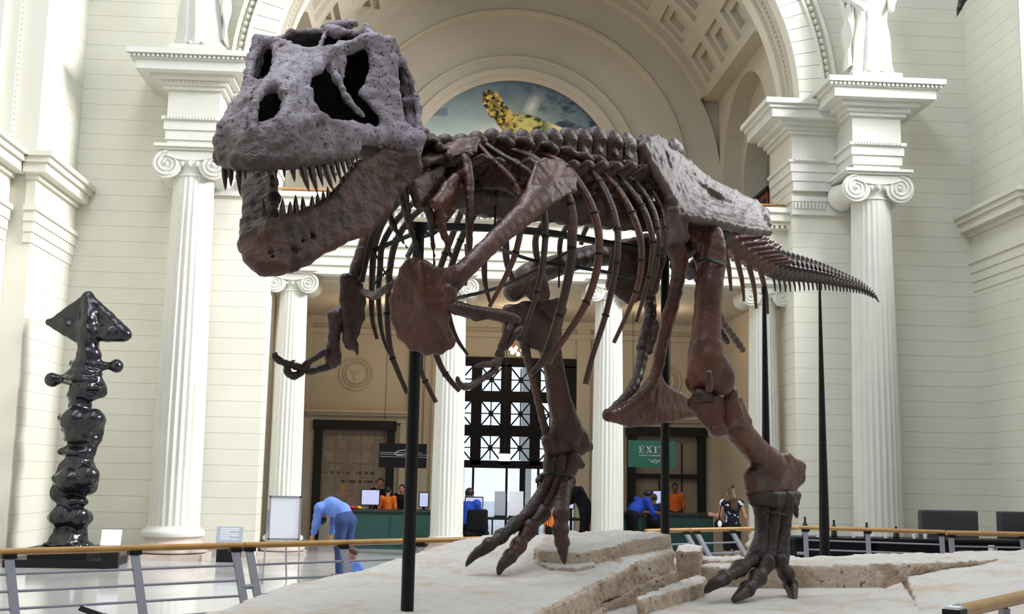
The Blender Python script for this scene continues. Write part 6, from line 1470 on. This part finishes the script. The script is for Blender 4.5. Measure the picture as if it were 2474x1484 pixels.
# staff and visitors at the counters
person('bearded staff man standing behind the left counter, facing out',(X(918,26.9),26.9,0),math.radians(180),1.42,'blackcloth','blackcloth',hair='haird')
person('staff woman behind the left counter beside the front pole',(X(971,26.1),26.1,0),math.radians(165),1.30,'blackcloth','blackcloth',hair='haird',long_hair=True,sleeve=.2)
person('visitor in orange shirt with black hair, seen from behind at the left counter',(X(937,25.7),25.7,0),math.radians(-10),1.25,'orange','blackcloth',hair='haird',pose=dict(wrl=(-.2,.3,1.0),wrr=(.2,.3,1.0)))
SEAT=dict(pel=(0,0,.52),waist=(0,.02,.66),chest=(0,.08,.88),neck=(0,.12,1.05),head=(0,.17,1.17),shl=(-.185,.09,1.0),shr=(.185,.09,1.0),ell=(-.24,.16,.76),elr=(.24,.16,.76),wrl=(-.16,.40,.76),wrr=(.16,.40,.76),hil=(-.09,.02,.50),hir=(.09,.02,.50),knl=(-.12,.42,.50),knr=(.12,.42,.50),anl=(-.12,.42,.08),anr=(.12,.42,.08))
person('person in blue seated at the pale screen before the glass doors',(X(1128,23.55),23.55,0),math.radians(-20),1.70,'blueshirt','blackcloth',hair='haird',pose=SEAT)
oc=thing('office_chair','black office chair behind the seated person in blue','chair',None,(X(1154,23.3),23.3,0)); cx=X(1154,23.3)
V=Vox(.014,.03); V.quad((cx-.17,23.25,.52),(cx+.17,23.17,.52),(cx+.15,23.15,.84),(cx-.15,23.23,.84),.05); V.build('backrest','blackcloth',oc); V=Vox(.014,.03); V.quad((cx-.2,23.25,.42),(cx+.2,23.25,.42),(cx+.2,23.65,.42),(cx-.2,23.65,.42),.045); V.build('seat','blackcloth',oc)
MB().tube([(cx,23.45,.40),(cx,23.45,.10)],.03,10,1).build('column','black',oc)
for q in range(5): a=q*1.2566; MB().tube([(cx,23.45,.10),(cx+.26*math.cos(a),23.45+.26*math.sin(a),.06)],[.025,.018],8,1).build('leg','black',oc); MB().ell((cx+.26*math.cos(a),23.45+.26*math.sin(a),.03),.03,.03,.03,8,6).build('caster','black',oc)
MB().ell((cx+.02,23.18,.30),.09,.03,.035,10,6).build('white_tag','paper',oc,smooth=True)
person('large person in black leaning forward beside a column, seen from the side',(X(1416,23.3),23.3,0),math.radians(70),1.66,'blackcloth','blackcloth',skin='skind',hair='haird',sleeve=1.0,
  pose=dict(waist=(0,.04,1.06),chest=(0,.16,1.24),neck=(0,.26,1.38),head=(0,.33,1.48),shl=(-.2,.18,1.34),shr=(.2,.18,1.34),ell=(-.24,.36,1.12),elr=(.24,.36,1.12),wrl=(-.2,.55,1.0),wrr=(.2,.55,1.0)))
person('child in bright orange top, glimpsed between the raised foot bones',(X(1336,22.6),22.6,0),math.radians(0),1.06,'orange','blackcloth',hair='haird',sleeve=.6)
person('person in royal blue shirt and black trousers leaning on the right counter',(X(1526,23.55),23.55,0),math.radians(-62),1.52,'blueshirt','blackcloth',skin='skind',hair='haird',
  pose=dict(waist=(0,.08,1.06),chest=(0,.28,1.16),neck=(0,.40,1.26),head=(0,.47,1.36),shl=(-.19,.30,1.26),shr=(.19,.30,1.26),ell=(-.24,.42,1.0),elr=(.24,.42,1.0),wrl=(-.18,.62,.98),wrr=(.18,.62,.98)))
person('dark haired person in navy bent over the right counter, seen from behind',(X(1580,24.15),24.15,0),math.radians(-25),1.22,'navy','blackcloth',skin='skind',hair='haird',sleeve=.4,pose=dict(wrl=(-.2,.34,1.05),wrr=(.26,.38,1.1),elr=(.3,.12,1.2)))
person('person in orange standing behind the right counter, half hidden by a pole',(X(1630,26.4),26.4,0),math.radians(180),1.44,'orange','blackcloth',skin='skind',hair='haird')
person('child with brown hair crouching on the floor behind the railing',(X(878,13.2),13.2,0),math.radians(95),1.0,'lightblue','jeans',hair='hairb',pose=SEAT)
bk=thing('black_bag','black bag resting on the bench at the right edge','bag',None,(9.75,18.7,.46)); V=Vox(.016,.05); V.ell((9.78,18.62,.66),(.26,.14,.24)); V.build('bag_body','blackcloth',bk); MB().tube([(9.66,18.6,.86),(9.72,18.6,.98),(9.82,18.6,.98),(9.9,18.6,.86)],.014,8,4).build('handle','blackcloth',bk)
